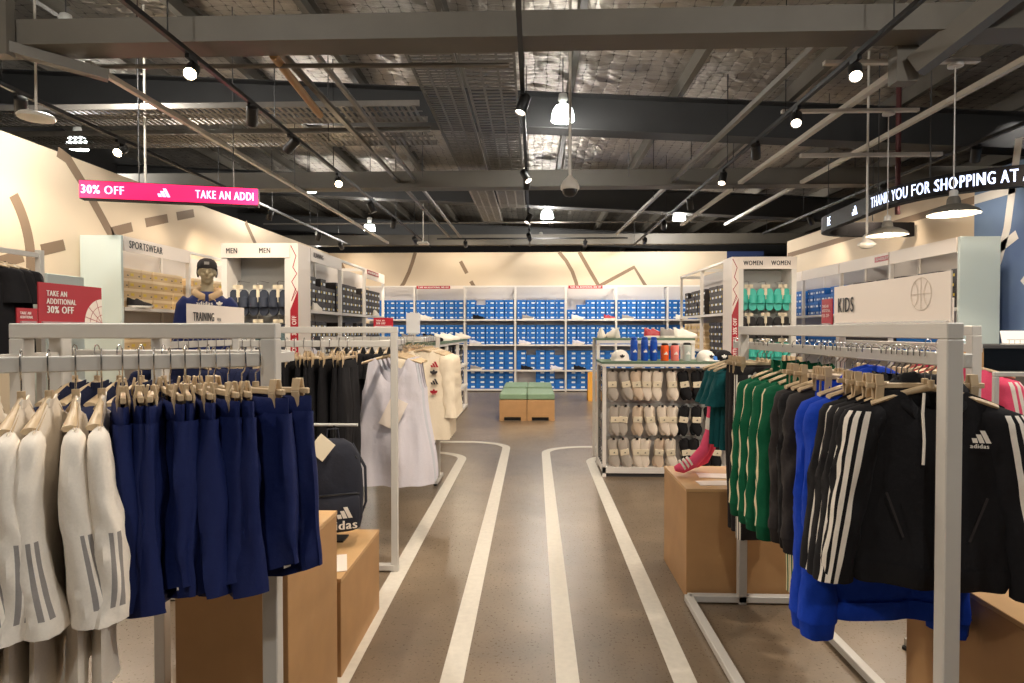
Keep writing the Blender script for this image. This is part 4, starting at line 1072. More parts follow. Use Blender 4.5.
def mk_shorts(k):
    t = legs('shorts', 'x', 'shorts', 'nylon_navy', w=.185 + .008 * (k % 3), L=[.49, .46, .51, .475, .50][k], T=.030, flare=1.22, seed=30 + k, fold=.019)
    MB().box(.188, .190, -.016, .006, -.575, -.567).build('hem_logo', 'stripe_white', t)
    return t
shorts = [Proto(lambda k=k: mk_shorts(k)) for k in range(5)]
for k in range(10):
    s_ = .045 + .036 * k; rz = math.radians(-14 - 44 * (1 - math.exp(-k / 2.0)) + 5 * math.sin(k * 2.4)); P_ = on_rail(R0, Rd, s_)
    CLIP.put(P_, rz, 'beige clip hanger holding navy shorts on the near left rack, %s from the aisle' % ORD[k], 'clip hangers on the near left rack')
    o = shorts[k % 5].put(P_, rz, 'navy shorts on the near left rack, %s from the aisle end' % ORD[k], 'navy shorts on the near left rack')
dark_tee = [Proto(lambda k=k: top_garment('t_shirt', 'x', 'shirt', 'navy_cloth', w=.2, L=.55, sleeve=(.22, .05, .06, .07), seed=40 + k)) for k in range(2)]
for k in range(7):
    P_ = (-1.52 + .075 * k, 2.0, RZ); rz = math.radians(-75 - 4 * (k % 2))
    HANG.put(P_, rz, 'beige hanger on the near left rack\'s rear rail, %s from the wall' % ORD[k], 'hangers on the rear rail'); dark_tee[k % 2].put(P_, rz, 'dark navy tee on the near left rack\'s rear rail, %s from the wall' % ORD[k], 'navy tees on the rear rail')

def plinth(label, x0, x1, y0, y1, h): return tag(MB().box(x0, x1, y0, y1, 0, h - .018).box(x0 - .002, x1 + .002, y0 - .002, y1 + .002, h - .018, h, 1).build('display_plinth', ['mdf', 'mdf_edge'], bevel=.002), label, 'display plinth', 'brown display plinths')
plinth('tall brown board plinth under the navy shorts on the left', -1.22, -.83, 2.05, 2.57, .74)
plinth('low brown board plinth behind the tall one, below the backpack', -1.33, -.83, 2.62, 3.28, .43)
plinth('brown board plinth beside the pink socks on the right', .85, 1.50, 3.47, 4.06, .615)
plinth('brown board plinth at the bottom right behind the near jackets', 1.50, 2.2, 1.25, 2.53, .60)
def card(name, label, cat, loc, sx, sy, rz, m='sign_white'):
    o = MB().box(-sx / 2, sx / 2, -sy / 2, sy / 2, 0, .003).build(name, m); o.location = loc; o.rotation_euler = (0, 0, rz); return tag(o, label, cat)
card('paper_card', 'white paper card lying on the low plinth under the backpack', 'card', (-.93, 2.78, .431), .15, .21, .3)
card('paper_card', 'white paper card on the right plinth, nearer the front edge', 'card', (1.05, 3.60, .616), .21, .10, .05)
card('paper_card', 'white paper card on the right plinth, behind the front card', 'card', (1.10, 3.78, .616), .21, .12, -.1)

# second left rack with dark clothes and white tank tops
rack('white clothes rack of black clothes on the left, behind the navy shorts', [(-.862, 3.80), (-1.85, 3.80)], [((-.88, 3.80), (-1.85, 3.80)), ((-.96, 3.82), (-.96, 4.55))], [((-.862, 3.8), (-1.85, 3.8)), ((-1.36, 3.45), (-1.36, 4.3))], tops=[((-.84, 3.8), (-1.87, 3.8))], s=.04)
dk = [Proto(lambda k=k: top_garment('t_shirt', 'x', 'shirt', 'black_cloth' if k else 'navy_cloth', w=.2, L=.64, sleeve=(.24, .05, .06, .07), seed=50 + k)) for k in range(2)]
dp = Proto(lambda: legs('trousers', 'x', 'trousers', 'black_cloth', w=.17, L=.80, seed=55, flare=1.0))
for k in range(13):
    X0 = -1.15 - .055 * k; rz = -PI / 2 + .14 * math.sin(k * 1.7); P_ = (X0, 3.80, RZ)
    if k < 7:
        CLIP.put(P_, rz, 'beige clip hanger with black trousers on the dark rack, %s from the aisle' % ORD[k], 'clip hangers on the dark rack'); dp.put(P_, rz, 'black trousers on the dark rack behind the backpack, %s from the aisle' % ORD[k], 'black trousers on the dark rack')
    else:
        HANG.put(P_, rz, 'beige hanger with a navy tee on the dark rack, %s from the trousers' % ORD[k - 7], 'hangers on the dark rack'); dk[0].put(P_, rz, 'dark navy tee on the dark rack, %s from the black trousers' % ORD[k - 7], 'navy tees on the dark rack')
def tank(seed, m):
    def f():
        t = top_garment('tank_top', 'x', 'tank top', m, w=.20, L=.88, hemw=.285, collar='tank', T=.05, seed=seed, fold=.032)
        return t
    return Proto(f)
TK = [tank(61, 'tank_white'), tank(62, 'tank_mesh'), tank(63, 'tank_white')]
for k in range(4):
    P_ = (-.96, 4.16 + .11 * k, RZ); rz = .10 - .12 * k
    HANG.put(P_, rz, 'beige hanger with a white tank top on the dark rack, %s from the front' % ORD[k], 'hangers with white tank tops')
    o = TK[k % 3].put(P_, rz, 'long white tank top facing the camera behind the white post, %s from the front' % ORD[k], 'white tank tops')
    if k == 0:
        tg = MB().box(-.06, .06, -.002, .002, -.20, 0).build('paper_tag', 'sign_white', o); tg.location = (.06, -.068, -.40); tg.rotation_euler = (0, .45, 0); tg['label'] = 'white paper tag'

# third left rack further back, cream clothes
rack('white clothes rack further back on the left with cream tops facing the aisle', [(-.95, 6.10), (-2.1, 6.10)], [((-.97, 6.10), (-2.1, 6.10)), ((-.98, 6.08), (-.98, 5.35))], [((-.95, 5.93), (-.95, 6.3)), ((-2.1, 5.93), (-2.1, 6.5)), ((-.95, 6.1), (-2.1, 6.1))], tops=None, zt=1.435, s=.04)
iv = [Proto(lambda k=k: top_garment('sweatshirt', 'x', 'sweatshirt', 'knit_ivory', w=.22, L=.80, hemw=.24, sleeve=(.55, .045, .07, .055), seed=70 + k, T=.035)) for k in range(2)]
for k in range(6):
    P_ = (-.98, 5.42 + .10 * k, RZ); rz = .12 - .05 * k
    HANG.put(P_, rz, 'beige hanger with an ivory sweatshirt on the further left rack, %s from the front' % ORD[k], 'hangers with ivory sweatshirts')
    o = iv[0 if k == 0 else 1].put(P_, rz, 'ivory sweatshirt facing the aisle on the further left rack, %s from the front' % ORD[k], 'ivory sweatshirts')
    if k == 0:
        for q, zz in enumerate((-.26, -.33, -.41, -.50)): decal(trefoil() if q % 2 else logo_bars(), o, (.10, -.055, zz), .05, ['sign_red', 'ink_dark', 'ink_dark', 'sign_red'][q], 'chest_print')
pch = Proto(lambda: legs('trousers', 'x', 'trousers', 'peach_cloth', w=.17, L=.78, seed=75, flare=1.0))
for k in range(3):
    P_ = (-1.12 - .07 * k, 6.10, RZ); CLIP.put(P_, -1.2, 'beige clip hanger with peach trousers, %s behind the ivory sweatshirts' % ORD[k], 'hangers with peach trousers'); pch.put(P_, -1.2, 'peach trousers hanging behind the ivory sweatshirts, %s' % ORD[k], 'peach trousers')
for k in range(8):
    P_ = (-1.36 - .085 * k, 6.10, RZ); HANG.put(P_, -1.45, 'beige hanger with a black tee on the further left rack, %s' % ORD[k], 'hangers with black tees'); dk[1].put(P_, -1.45, 'black tee on the further left rack beside the ivory sweatshirts, %s' % ORD[k], 'black tees on the further rack')

# right rack
rack('white clothes rack on the right with green, black and blue sportswear', [(1.14, 1.74), (1.14, 3.42)], [((1.19, 1.74), (1.19, 3.72))], [((.85, 3.42), (1.43, 3.42)), ((.85, 1.74), (1.43, 1.74)), ((.85, 1.74), (.85, 3.42)), ((1.43, 1.74), (1.43, 3.42))], tops=[((1.14, 1.74 - e), (1.14, 3.42 + e))], s=.045)
GZ = 'the right rack'
def hang(proto, y, rz, label, group, clip=False, kid=False):
    P_ = (1.19, y, RZ)
    (CLIP if clip else (HANGK if kid else HANG)).put(P_, rz, 'beige %s carrying the %s' % ('clip hanger' if clip else 'hanger', label), 'hangers on the right rack')
    return proto.put(P_, rz, label, group)
tl = Proto(lambda: top_garment('t_shirt', 'x', 'shirt', 'teal_cloth', w=.145, L=.50, sleeve=(.20, .045, .055, .062), seed=80, T=.035))
for k, y in enumerate((3.52, 3.60, 3.68)): hang(tl, y, .25 - .1 * k, 'teal tee above the right plinth, %s' % ['in front', 'in the middle', 'at the back'][k], 'teal tees')
ch = [Proto(lambda k=k: legs('trousers', 'x', 'trousers', 'charcoal_cloth', w=[.18, .165][k], L=.86, seed=84 + k, flare=1.0, stripes=None if k else 'stripe_white', T=.03)) for k in range(2)]
for k, y in enumerate((3.16, 3.22, 3.28, 3.34)):
    o = hang(ch[0 if k == 0 else 1], y, .06 * math.sin(k * 2), 'charcoal striped trousers on the right rack, %s from the front' % ORD[k], 'charcoal trousers', True)
    if k == 0: decal(trefoil(), o, (-.09, -.036, -.20), .055, 'stripe_white')
gj = [Proto(lambda k=k: top_garment('track_jacket', 'x', 'jacket', 'green_cloth', w=.175, L=.60, sleeve=(.60, .05, .070, .052), seed=90 + k, stripes='stripe_cream', collar='stand', cuffs=True, hemband=True, facing=[-22, -34][k], T=.03)) for k in range(2)]
for k, y in enumerate((2.64, 2.75, 2.86, 2.97)): hang(gj[k % 2], y, .06 * math.sin(k * 3), 'green track jacket with cream sleeve stripes, %s from the front' % ORD[k], 'green track jackets', kid=True)
gp = Proto(lambda: legs('trousers', 'x', 'trousers', 'green_cloth', w=.16, L=.88, seed=95, flare=1.0, stripes='stripe_cream', T=.035))
for k, y in enumerate((2.54, 2.58)): o = hang(gp, y, .05, 'green striped trousers beside the green jackets, %s' % ['in front', 'behind'][k], 'green trousers', True); o.location.x -= .0
bh = [Proto(lambda k=k: top_garment('hoodie', 'x', 'hoodie', 'charcoal_cloth' if k == 0 else 'black_cloth', w=.185, L=.58, sleeve=(.56, .03, .074, .056), seed=100 + k, collar='crew', cuffs=True, hemband=True, T=.035)) for k in range(2)]
for k, y in enumerate((2.36, 2.42, 2.48)): hang(bh[k % 2], y, .05 * math.sin(k * 3), 'plain black sweatshirt beside the green tops, %s from the front' % ORD[k], 'black sweatshirts')
bp_ = Proto(lambda: legs('trousers', 'x', 'trousers', 'blue_cloth', w=.16, L=.6, seed=105, flare=1.0, T=.03))
for k, y in enumerate((2.26, 2.30)): hang(bp_, y, 0, 'bright blue trousers on clips on the right rack, %s' % ['in front', 'behind'][k], 'blue trousers', True)
bl = Proto(lambda: top_garment('hoodie', 'x', 'hoodie', 'blue_cloth', w=.20, L=.74, hemw=.23, sleeve=(.76, .045, .078, .06), seed=108, collar='hood', cuffs=True, hemband=True, T=.05))
for k, y in enumerate((2.14, 2.20)): hang(bl, y, .04 - .03 * k, 'bright blue hoodie behind the striped black jackets, %s' % ['in front', 'behind'][k], 'blue hoodies')
def bj(hood):
    def f():
        t = top_garment('track_jacket', 'x', 'jacket', 'black_cloth', w=.19, L=.54, hemw=.215, sleeve=(.56, .085, .066, .050), seed=110 + hood, collar='hood' if hood else 'stand', stripes='stripe_white', facing=62, T=.04, hemband=True)
        MB().box(-.004, .004, -.050, -.047, -.64, -.17).build('zip', 'black_plastic', t)
        if hood:
            for sx in (-1, 1): MB().tube([(sx * .035, -.05, -.12), (sx * .04, -.056, -.18), (sx * .036, -.058, -.26), (sx * .038, -.058, -.33)], .004, 8).build('drawstring', 'stripe_white', t)
            decal(logo_bars(), t, (.105, -.052, -.26), .036, 'stripe_white')
            text('logo_lettering', 'adidas', (.105, -.052, -.275), (1, 0, 0), (0, 0, 1), .012, 'stripe_white', t, sx=.95, align='C', off=.004)
            for sx in (-1, 1): MB().strip([(sx * .13, -.048, -.42), (sx * .085, -.050, -.55)], .006, (0, -1, 0)).build('pocket_welt', 'charcoal_cloth', t)
        return t
    return Proto(f)
bjh, bjs = bj(1), bj(0)
for k, y in enumerate((1.90, 1.96, 2.02, 2.08)): hang(bjh if k == 0 else bjs, y, [-.22, -.05, .02, .04][k], 'black jacket with three white sleeve stripes, %s' % ['hooded one at the front', 'second from the front', 'third from the front', 'furthest back'][k], 'striped black jackets', kid=True)

bk = Proto(lambda: legs('trousers', 'x', 'trousers', 'black_cloth', w=.14, L=.52, seed=116, flare=1.0, T=.02))
for k, y in enumerate((1.93, 1.99, 2.05, 2.11, 2.34, 2.45)): hang(bk, y, .03 * math.sin(k * 2), 'short black trousers among the dark jackets, %s from the front' % ORD[k], 'black trousers among the jackets', True)

# pink socks on the right plinth
def sock_tube(label, pts, r, m, loc):
    t = thing('crew_sock', label, 'sock', loc); t.scale = (1.1, 1.1, 1.3)
    b_ = MB(); b_.tube(pts, r, 14, 0, .62); b_.build('sock', m, t, smooth=True)
    return t
so = sock_tube('pink striped crew sock standing on the right plinth, white stripes near its top', [(.10, 0, .42), (.10, 0, .30), (.09, 0, .20), (.06, 0, .12), (0, 0, .06), (-.06, 0, .035), (-.10, 0, .03)], [.036, .038, .042, .045, .045, .042, .02], 'pink_cloth', (.97, 3.80, .616))
for k in range(3): MB().tube([(-.015 - .02 * k, 0, .064 - .008 * k), (-.024 - .02 * k, 0, .058 - .008 * k)], .0465, 14, 0, .64).build('stripe', 'stripe_white', so, smooth=True)
MB().tube([(.10, 0, .27), (.095, 0, .215)], .0445, 14, 0, .66).build('pale_band', 'cotton_white', so, smooth=True)
so = sock_tube('plain pink crew sock on the right plinth under the teal tees', [(.05, 0, .34), (.05, 0, .22), (.035, 0, .12), (0, 0, .06), (-.05, 0, .04), (-.09, 0, .03)], [.036, .04, .044, .044, .042, .02], 'pink_cloth', (1.07, 3.92, .616))

# ------------------------------------------------------------------ sock display with bottles on top
SX0, SX1, SY0, SY1 = .70, 2.13, 6.33, 6.90
t = thing('display_gondola', 'white wire-sided display of hanging ankle socks right of the aisle', 'display', (SX0, SY0, 0)); W_ = SX1 - SX0; D_ = SY1 - SY0
for (x, y) in ((0, 0), (W_ - .035, 0), (0, D_ - .035), (W_ - .035, D_ - .035)): MB().box(x, x + .035, y, y + .035, 0, 1.13).build('post', 'shelf_white', t)
MB().box(0, W_, 0, D_, .04, .10).box(.03, W_ - .03, .03, D_ - .03, 0, .04, 1).build('base', ['shelf_white', 'dark_grey'], t)
MB().box(.035, W_ - .035, .20, .22, .10, 1.10).build('back_panel', 'back_panel', t)
MB().box(-.01, W_ + .01, -.02, D_, 1.13, 1.155).build('top_frame', 'shelf_white', t)
MB().box(-.01, W_ + .01, -.02, D_, 1.156, 1.178).build('top_board', 'green_top', t)
for k, z in enumerate((1.06, .70, .36)): MB().box(.035, W_ - .035, .165, .199, z, z + .04).build('peg_bar', 'rack_grey', t)
g = MB()
for k in range(10): g.tube([(.012, .04, .12 + k * .105), (.012, D_ - .04, .12 + k * .105)], .004, 6)
for k in range(5): g.tube([(.012, .06 + k * .11, .1), (.012, .06 + k * .11, 1.12)], .004, 6)
g.build('wire_side', 'black_paint', t)
def sock_pack(m, seed):
    def f():
        t = thing('sock_pack', 'x', 'socks'); r = random.Random(seed)
        for q in range(2):
            rings = []; sx = (-.012, .016)[q]; dy = (.0, .035)[q]; tilt = (.25, -.2)[q]
            for i in range(15):
                u = i / 14; z = .0 - .30 * u; wd = .046 * min(1, (u + .02) / .05) ** .5 * (1 - .10 * math.exp(-((u - .45) / .12) ** 2)) * (1 if u < .80 else max(.30, 1 - ((u - .80) / .22) ** 2.2))
                wd *= 1 + .16 * math.exp(-((u - .74) / .1) ** 2); x = sx + .26 * tilt * max(0, u - .4)
                rings.append([(x + wd * math.cos(a), dy + (.017 + .003 * math.sin(9 * u)) * math.sin(a), z) for a in (2 * PI * k / 14 for k in range(14))])
            MB().loft(rings).build('sock', m, t, smooth=True)
        MB().box(-.044, .044, -.021, .055, -.165, -.105).build('paper_band', 'card_cream', t, bevel=.003)
        decal(logo_bars(), t, (0, -.022, -.143), .014, 'ink_dark')
        MB().tube([(0, -.03, .006), (0, -.03, -.002), (0, .16, -.002)], .004, 6).box(-.012, .012, -.034, -.031, -.006, .02).build('peg_hook', 'black_plastic', t)
        return t
    return Proto(f)
SK = {'white': sock_pack('sock_white', 1), 'grey': sock_pack('sock_grey', 2), 'beige': sock_pack('sock_beige', 3), 'black': sock_pack('sock_black', 4)}
rowcols = [['grey', 'grey', 'beige', 'white', 'white', 'white', 'black', 'black', 'black', 'black', 'black'], ['grey', 'grey', 'beige', 'white', 'white', 'white', 'black', 'black', 'black', 'black', 'black'], ['grey', 'grey', 'white', 'white', 'beige', 'white', 'black', 'black', 'black', 'black', 'black']]
for ri, z in enumerate((1.08, .72, .385)):
    for ci, c_ in enumerate(rowcols[ri]):
        SK[c_].put((SX0 + .10 + ci * .120 + (.02 if ri == 1 else 0) + .012 * math.sin(ci * 3 + ri), SY0 + .035, z), .06 * math.sin(ci * 2 + ri), '%s ankle socks in paper band, %s row of sock display, %s peg from the aisle' % (c_, ['top', 'middle', 'bottom'][ri], ORD[ci]), 'sock packs on the display').rotation_euler.y = .15 * math.sin(ci * 5 + 3 * ri)
# riser behind with green shelf
t = thing('display_riser', 'white riser shelf with green top behind the water bottles', 'display', (SX0, 6.95, 0))
for (x, y) in ((0, 0), (1.05, 0), (0, .45), (1.05, .45)): MB().box(x, x + .035, y, y + .035, 0, 1.385).build('post', 'shelf_white', t)
MB().box(.49, .51, 0, .48, .0, 1.385).build('divider', 'shelf_white', t)
MB().box(0, 1.085, -.01, .485, 1.386, 1.408).build('top_shelf', 'green_top', t)
MB().box(0, 1.085, -.02, .0, 1.35, 1.385).build('front_rail', 'shelf_white', t)
for z in (.10, .5, .9): MB().box(.036, .489, .0, .44, z, z + .02).box(.511, 1.049, 0, .44, z, z + .02).build('shelf', 'shelf_white', t)
for (x, k, rz, lab) in [(.12, 'white', 1.4, 'white sneaker on the riser above the caps, nearest the aisle'), (.32, 'white', 1.9, 'white sneaker on the riser above the caps, second from the aisle'), (.62, 'red', .3, 'red sneaker on the riser above the water bottles'), (.80, 'grey', .2, 'grey sneaker on the riser beside the red one'), (.95, 'white', .3, 'white sneaker at the far end of the riser')]:
    SHOE[k].put((SX0 + x - .06, 7.12, 1.409), rz, lab)
def bottle(m, h, r):
    def f():
        t = thing('water_bottle', 'x', 'water bottle')
        MB().lathe([(r * .92, 0), (r, .01), (r, h * .80), (r * .95, h * .85), (r * .7, h * .88)], 18).build('body', m, t, smooth=True)
        MB().lathe([(r * .8, h * .87), (r * .84, h * .89), (r * .8, h * .97), (r * .5, h * 1.0)], 16).build('lid', m if h > .2 else 'black_plastic', t, smooth=True)
        decal(logo_bars(), t, (0, -r - .001, h * .35), .03, 'ink_white', off=.002)
        return t
    return Proto(f)
BB = {'b': bottle('bottle_blue', .25, .038), 'o': bottle('bottle_orange', .185, .042), 'p': bottle('bottle_pink', .185, .042), 'c': bottle('bottle_clear', .19, .046)}
for (x, c_, lab) in [(1.05, 'b', 'tall blue water bottle nearest the aisle on the green sock display top'), (1.16, 'b', 'tall blue water bottle in the middle of three'), (1.255, 'b', 'tall blue water bottle beside the orange one'), (1.37, 'o', 'short orange water bottle on the sock display'), (1.475, 'p', 'short salmon pink water bottle beside the orange one'), (1.60, 'c', 'clear water bottle beside the pink one')]:
    BB[c_].put((x, 6.55, 1.179), 0, lab)
def cap_(m):
    def f():
        t = thing('baseball_cap', 'x', 'cap')
        MB().lathe([(.092, 0), (.094, .03), (.086, .065), (.062, .095), (.03, .11), (.006, .114)], 22).build('crown', m, t, smooth=True)
        br_ = MB(); rr = []
        for i in range(9):
            a = -1.0 + 2.0 * i / 8; rr.append([(.088 * math.sin(a), -.088 * math.cos(a), .006), (.10 * math.sin(a) * 1.02, -.075 - .095 * math.cos(a), -.0 + .004), (.10 * math.sin(a) * 1.02, -.075 - .095 * math.cos(a), .008), (.088 * math.sin(a), -.088 * math.cos(a), .014)])
        br_.loft(rr); br_.build('brim', m, t, smooth=True)
        decal(trefoil(), t, (0, -.093, .03), .04, 'ink_dark' if m != 'black_cloth' else 'ink_white')
        return t
    return Proto(f)
CW, CB = cap_('cotton_white'), cap_('black_cloth')
CW.put((.90, 6.52, 1.18), .1, 'white cap with dark logo on the sock display, nearest the aisle'); CW.put((1.78, 6.50, 1.18), .4, 'white cap beside the clear water bottle')
CB.put((1.97, 6.52, 1.18), -.2, 'black cap at the far end of the sock display, in front'); CB.put((1.95, 6.75, 1.18), .3, 'black cap at the far end of the sock display, behind')
card('price_tag', 'bright blue tag propped against the black cap on the sock display', 'tag', (1.86, 6.42, 1.20), .05, .08, .4, 'box_blue').rotation_euler = (1.0, .3, .4)
SHOE['black'].put((.80, 7.0, .921), 1.2, 'black sneaker inside the riser behind the white cap')

# ------------------------------------------------------------------ signs on the racks
def board_sign(name, label, loc, rz, wd, h, m, lines, parent_mat='ink_dark', art=None):
    t = thing(name, label, 'sign', loc, rz)
    MB().box(-wd / 2, wd / 2, 0, .004, 0, h).build('board', m, t)
    MB().box(-wd / 2 + .01, wd / 2 - .01, -.006, .012, -.001, .006).build('holder', 'acrylic', t)
    for (s_, x, z, hh, col, sx) in lines: text('lettering', s_, (x, -.001, z), (1, 0, 0), (0, 0, 1), hh, col, t, sx)
    if art: art(t)
    return t
def ball_art(cx, cz, r, m, w=.002):
    def f(t):
        a = MB(); P = lambda pts: [(x, -.0012, z) for x, z in pts]
        a.strip(P(arc((cx, cz), r, 180, 360)), w, (0, -1, 0), .0005); a.strip(P(arc((cx, cz), r, 0, 180)), w, (0, -1, 0), .0005)
        a.strip(P([(cx - r, cz), (cx + r, cz)]), w, (0, -1, 0), .0005); a.strip(P([(cx, cz - r), (cx, cz + r)]), w, (0, -1, 0), .0005)
        a.strip(P(arc((cx - r * 1.3, cz), r, -50, 50)), w, (0, -1, 0), .0005); a.strip(P(arc((cx + r * 1.3, cz), r, 130, 230)), w, (0, -1, 0), .0005)
        a.build('ball_artwork', m, t)
    return f
def quarter_art(cx, cz, r):
    def f(t):
        a = MB(); pts = [(cx, -.0008, cz)] + [(x, -.0008, z) for x, z in arc((cx, cz), r, 90, 180)]
        a.add(pts, [tuple(range(len(pts)))]); q = a.build('white_corner', 'sign_white', t)
        b = MB()
        for k in (.35, .7): b.strip([(x, -.0013, z) for x, z in arc((cx, cz), r * k, 90, 180)], .0016, (0, -1, 0), .0003)
        for ang in (110, 140, 165): b.strip([(cx, -.0013, cz), (cx + r * math.cos(math.radians(ang)), -.0013, cz + r * math.sin(math.radians(ang)))], .0016, (0, -1, 0), .0003)
        b.build('court_lines', 'sign_red', t)
    return f
# the sign faces look towards the aisle
board_sign('promotion_sign', 'red thirty percent off sign standing on the near left rack', (-1.53, 2.005, 1.521), PI / 2, .28, .128, 'sign_red',
           [('TAKE AN', -.112, .087, .017, 'ink_white', .75), ('ADDITIONAL', -.112, .062, .017, 'ink_white', .75), ('30% OFF', -.112, .033, .022, 'ink_white', .85)], art=quarter_art(.14, .002, .085))
board_sign('promotion_sign', 'small red card beside the larger red sign on the near left rack', (-1.53, 1.822, 1.521), PI / 2, .075, .045, 'sign_red', [('TAKE AN', -.03, .026, .008, 'ink_white', .75), ('ADDITIONAL', -.03, .014, .008, 'ink_white', .6)])
rack('white clothes rack under the training sign, behind the near left rack', [(-2.04, 3.35), (-2.04, 4.40)], [((-2.04, 3.35), (-2.04, 4.40))], [((-2.3, 3.35), (-1.88, 3.35)), ((-2.3, 4.40), (-1.88, 4.40)), ((-2.04, 3.35), (-2.04, 4.40))], tops=[((-2.04, 3.33), (-2.04, 4.42))], s=.045)
board_sign('category_sign', 'white training sign standing on the rack in front of the mannequin', (-2.04, 3.94, 1.521), PI / 2, .72, .135, 'sign_white', [('TRAINING', -.30, .035, .052, 'ink_dark', .62), ('MEN', -.02, .035, .022, 'ink_grey', .7)])
for k in range(9):
    P_ = (-2.04, 3.46 + .105 * k, RZ); HANG.put(P_, .05, 'beige hanger under the training sign, %s from the front' % ORD[k], 'hangers under the training sign'); dark_tee[k % 2].put(P_, .05, 'dark navy tee under the training sign, %s from the front' % ORD[k], 'navy tees under the training sign')
board_sign('category_sign', 'long white kids sign standing on the right rack', (1.14, 2.07, 1.521), -PI / 2, .66, .142, 'sign_white', [('KIDS', -.30, .045, .052, 'ink_dark', .66)], art=ball_art(.20, .085, .048, 'ink_faint'))
board_sign('promotion_sign', 'small red promotion card left of the kids sign', (1.14, 2.46, 1.521), -PI / 2, .085, .10, 'sign_red', [('TAKE AN', -.032, .066, .011, 'ink_white', .7), ('ADDITIONAL', -.032, .049, .011, 'ink_white', .62), ('30% OFF', -.032, .029, .012, 'ink_white', .8)])
# rack and sign behind the right rack
rack('white clothes rack with pink jackets, behind the near post of the right rack', [(2.04, 2.95), (2.04, 4.2)], [((2.07, 2.95), (2.07, 4.2))], [((1.75, 2.95), (2.33, 2.95)), ((1.75, 4.2), (2.33, 4.2)), ((2.04, 2.95), (2.04, 4.2))], tops=[((2.04, 2.93), (2.04, 4.22))], s=.045)
pj = Proto(lambda: top_garment('track_jacket', 'x', 'jacket', 'pink_cloth', w=.18, L=.52, sleeve=(.52, .09, .068, .052), seed=130, stripes='stripe_white', facing=62, T=.03, collar='stand'))
for k in range(4):
    P_ = (2.07, 3.06 + .09 * k, RZ); rz = -.25 + .06 * k
    HANG.put(P_, rz, 'beige hanger holding a pink jacket, %s from the front' % ORD[k], 'hangers with pink jackets'); pj.put(P_, rz, 'pink track jacket with white sleeve stripes, %s from the front' % ORD[k], 'pink track jackets')
board_sign('category_sign', 'blank white sign board behind the kids sign', (2.04, 3.35, 1.521), -PI / 2 + .2, .40, .14, 'sign_white', [])
t = rack('thin low white rack at the right edge in front of the service counter', [(1.93, 2.66), (2.75, 2.66)], [], [((1.93, 2.45), (1.93, 2.87)), ((2.75, 2.45), (2.75, 2.87)), ((1.93, 2.66), (2.75, 2.66))], tops=[((1.92, 2.66), (2.76, 2.66))], zt=1.325, s=.02)
board_sign('promotion_sign', 'red promotion card standing on the dark rack top', (-.93, 3.80, 1.521), .1, .12, .055, 'sign_red', [('TAKE AN', -.045, .032, .010, 'ink_white', .8), ('30% OFF', -.045, .014, .012, 'ink_white', .8)])
board_sign('leaflet_stand', 'pale tilted leaflet holder at the end of the low left shelf', (-1.42, 7.25, 1.46), .3, .16, .24, 'screen_white', [])
MB_ = MB().box(-.06, .06, -.05, .06, -.012, 0).tube([(0, 0, -1.44), (0, 0, 0)], .012, 8).lathe([(.12, -1.46), (.12, -1.445)], 16).build('stand_pole', 'rack_grey', bpy.data.objects['leaflet_stand'])

# backpack on its stand
t = thing('bag_stand', 'thin black bag stand on the low plinth holding the backpack', 'stand', (-1.02, 3.10, .43))
MB().box(-.06, .06, -.03, .07, 0, .008).build('base_plate', 'black_paint', t); MB().tube([(0, .03, .008), (0, .03, .585)], .008, 10).build('pole', 'black_paint', t)
MB().tube([(-.17, .03, .585), (.12, .03, .585)], .008, 10).build('bar', 'rack_grey', t)
t = thing('backpack', 'dark navy backpack with white logo hanging over the low left plinth', 'backpack', (-1.00, 3.045, .50), .42)
def sup(w_, d_, z, n=32, e_=.55, cy=0): 
    out = []
    for k in range(n):
        a = 2 * PI * k / n; c_, s_ = math.cos(a), math.sin(a)
        out.append((w_ * abs(c_) ** e_ * (1 if c_ > 0 else -1), cy + d_ * abs(s_) ** e_ * (1 if s_ > 0 else -1), z))
    return out
prof = [(.0, .105, .045), (.012, .128, .062), (.06, .140, .070), (.18, .146, .072), (.30, .140, .064), (.38, .122, .054), (.43, .092, .042), (.455, .055, .025), (.46, .02, .01)]
MB().loft([sup(w_, d_, z) for z, w_, d_ in prof]).build('bag_body', 'bag_cloth', t, smooth=True)
MB().loft([sup(w_, d_, z, 28, .5, -.062) for z, w_, d_ in ((.02, .10, .02), (.03, .118, .034), (.10, .122, .038), (.17, .118, .034), (.20, .105, .018))]).build('front_pocket', 'bag_cloth', t, smooth=True)
MB().tube([(-.115, -.078, .192), (-.05, -.090, .20), (.05, -.090, .20), (.115, -.078, .192)], .004, 8).tube([(-.11, -.045, .36), (-.08, -.035, .41), (0, -.028, .44), (.08, -.035, .41), (.11, -.045, .36)], .004, 8).build('zip', 'black_plastic', t)
MB().tube([(-.03, .0, .455), (-.025, .01, .505), (.025, .01, .505), (.03, .0, .455)], .008, 8, 0, .5).build('carry_loop', 'bag_cloth', t, smooth=True)
MB().tube([(.10, .05, .42), (.16, .02, .30), (.165, .03, .12), (.13, .04, .02)], .014, 8, 0, .4).build('shoulder_strap', 'bag_cloth', t, smooth=True)
decal(logo_bars(), t, (.035, -.105, .085), .055, 'stripe_white', off=.002); text('logo_lettering', 'adidas', (.015, -.105, .032), (1, 0, 0), (0, 0, 1), .042, 'stripe_white', t, sx=1.0, align='C', off=.002)
tg = MB().box(-.045, .045, -.002, .002, -.10, 0).build('paper_tag', 'card_cream', t); tg.location = (-.03, -.075, .47); tg.rotation_euler = (-.35, .75, 0); tg['label'] = 'cream paper tag'

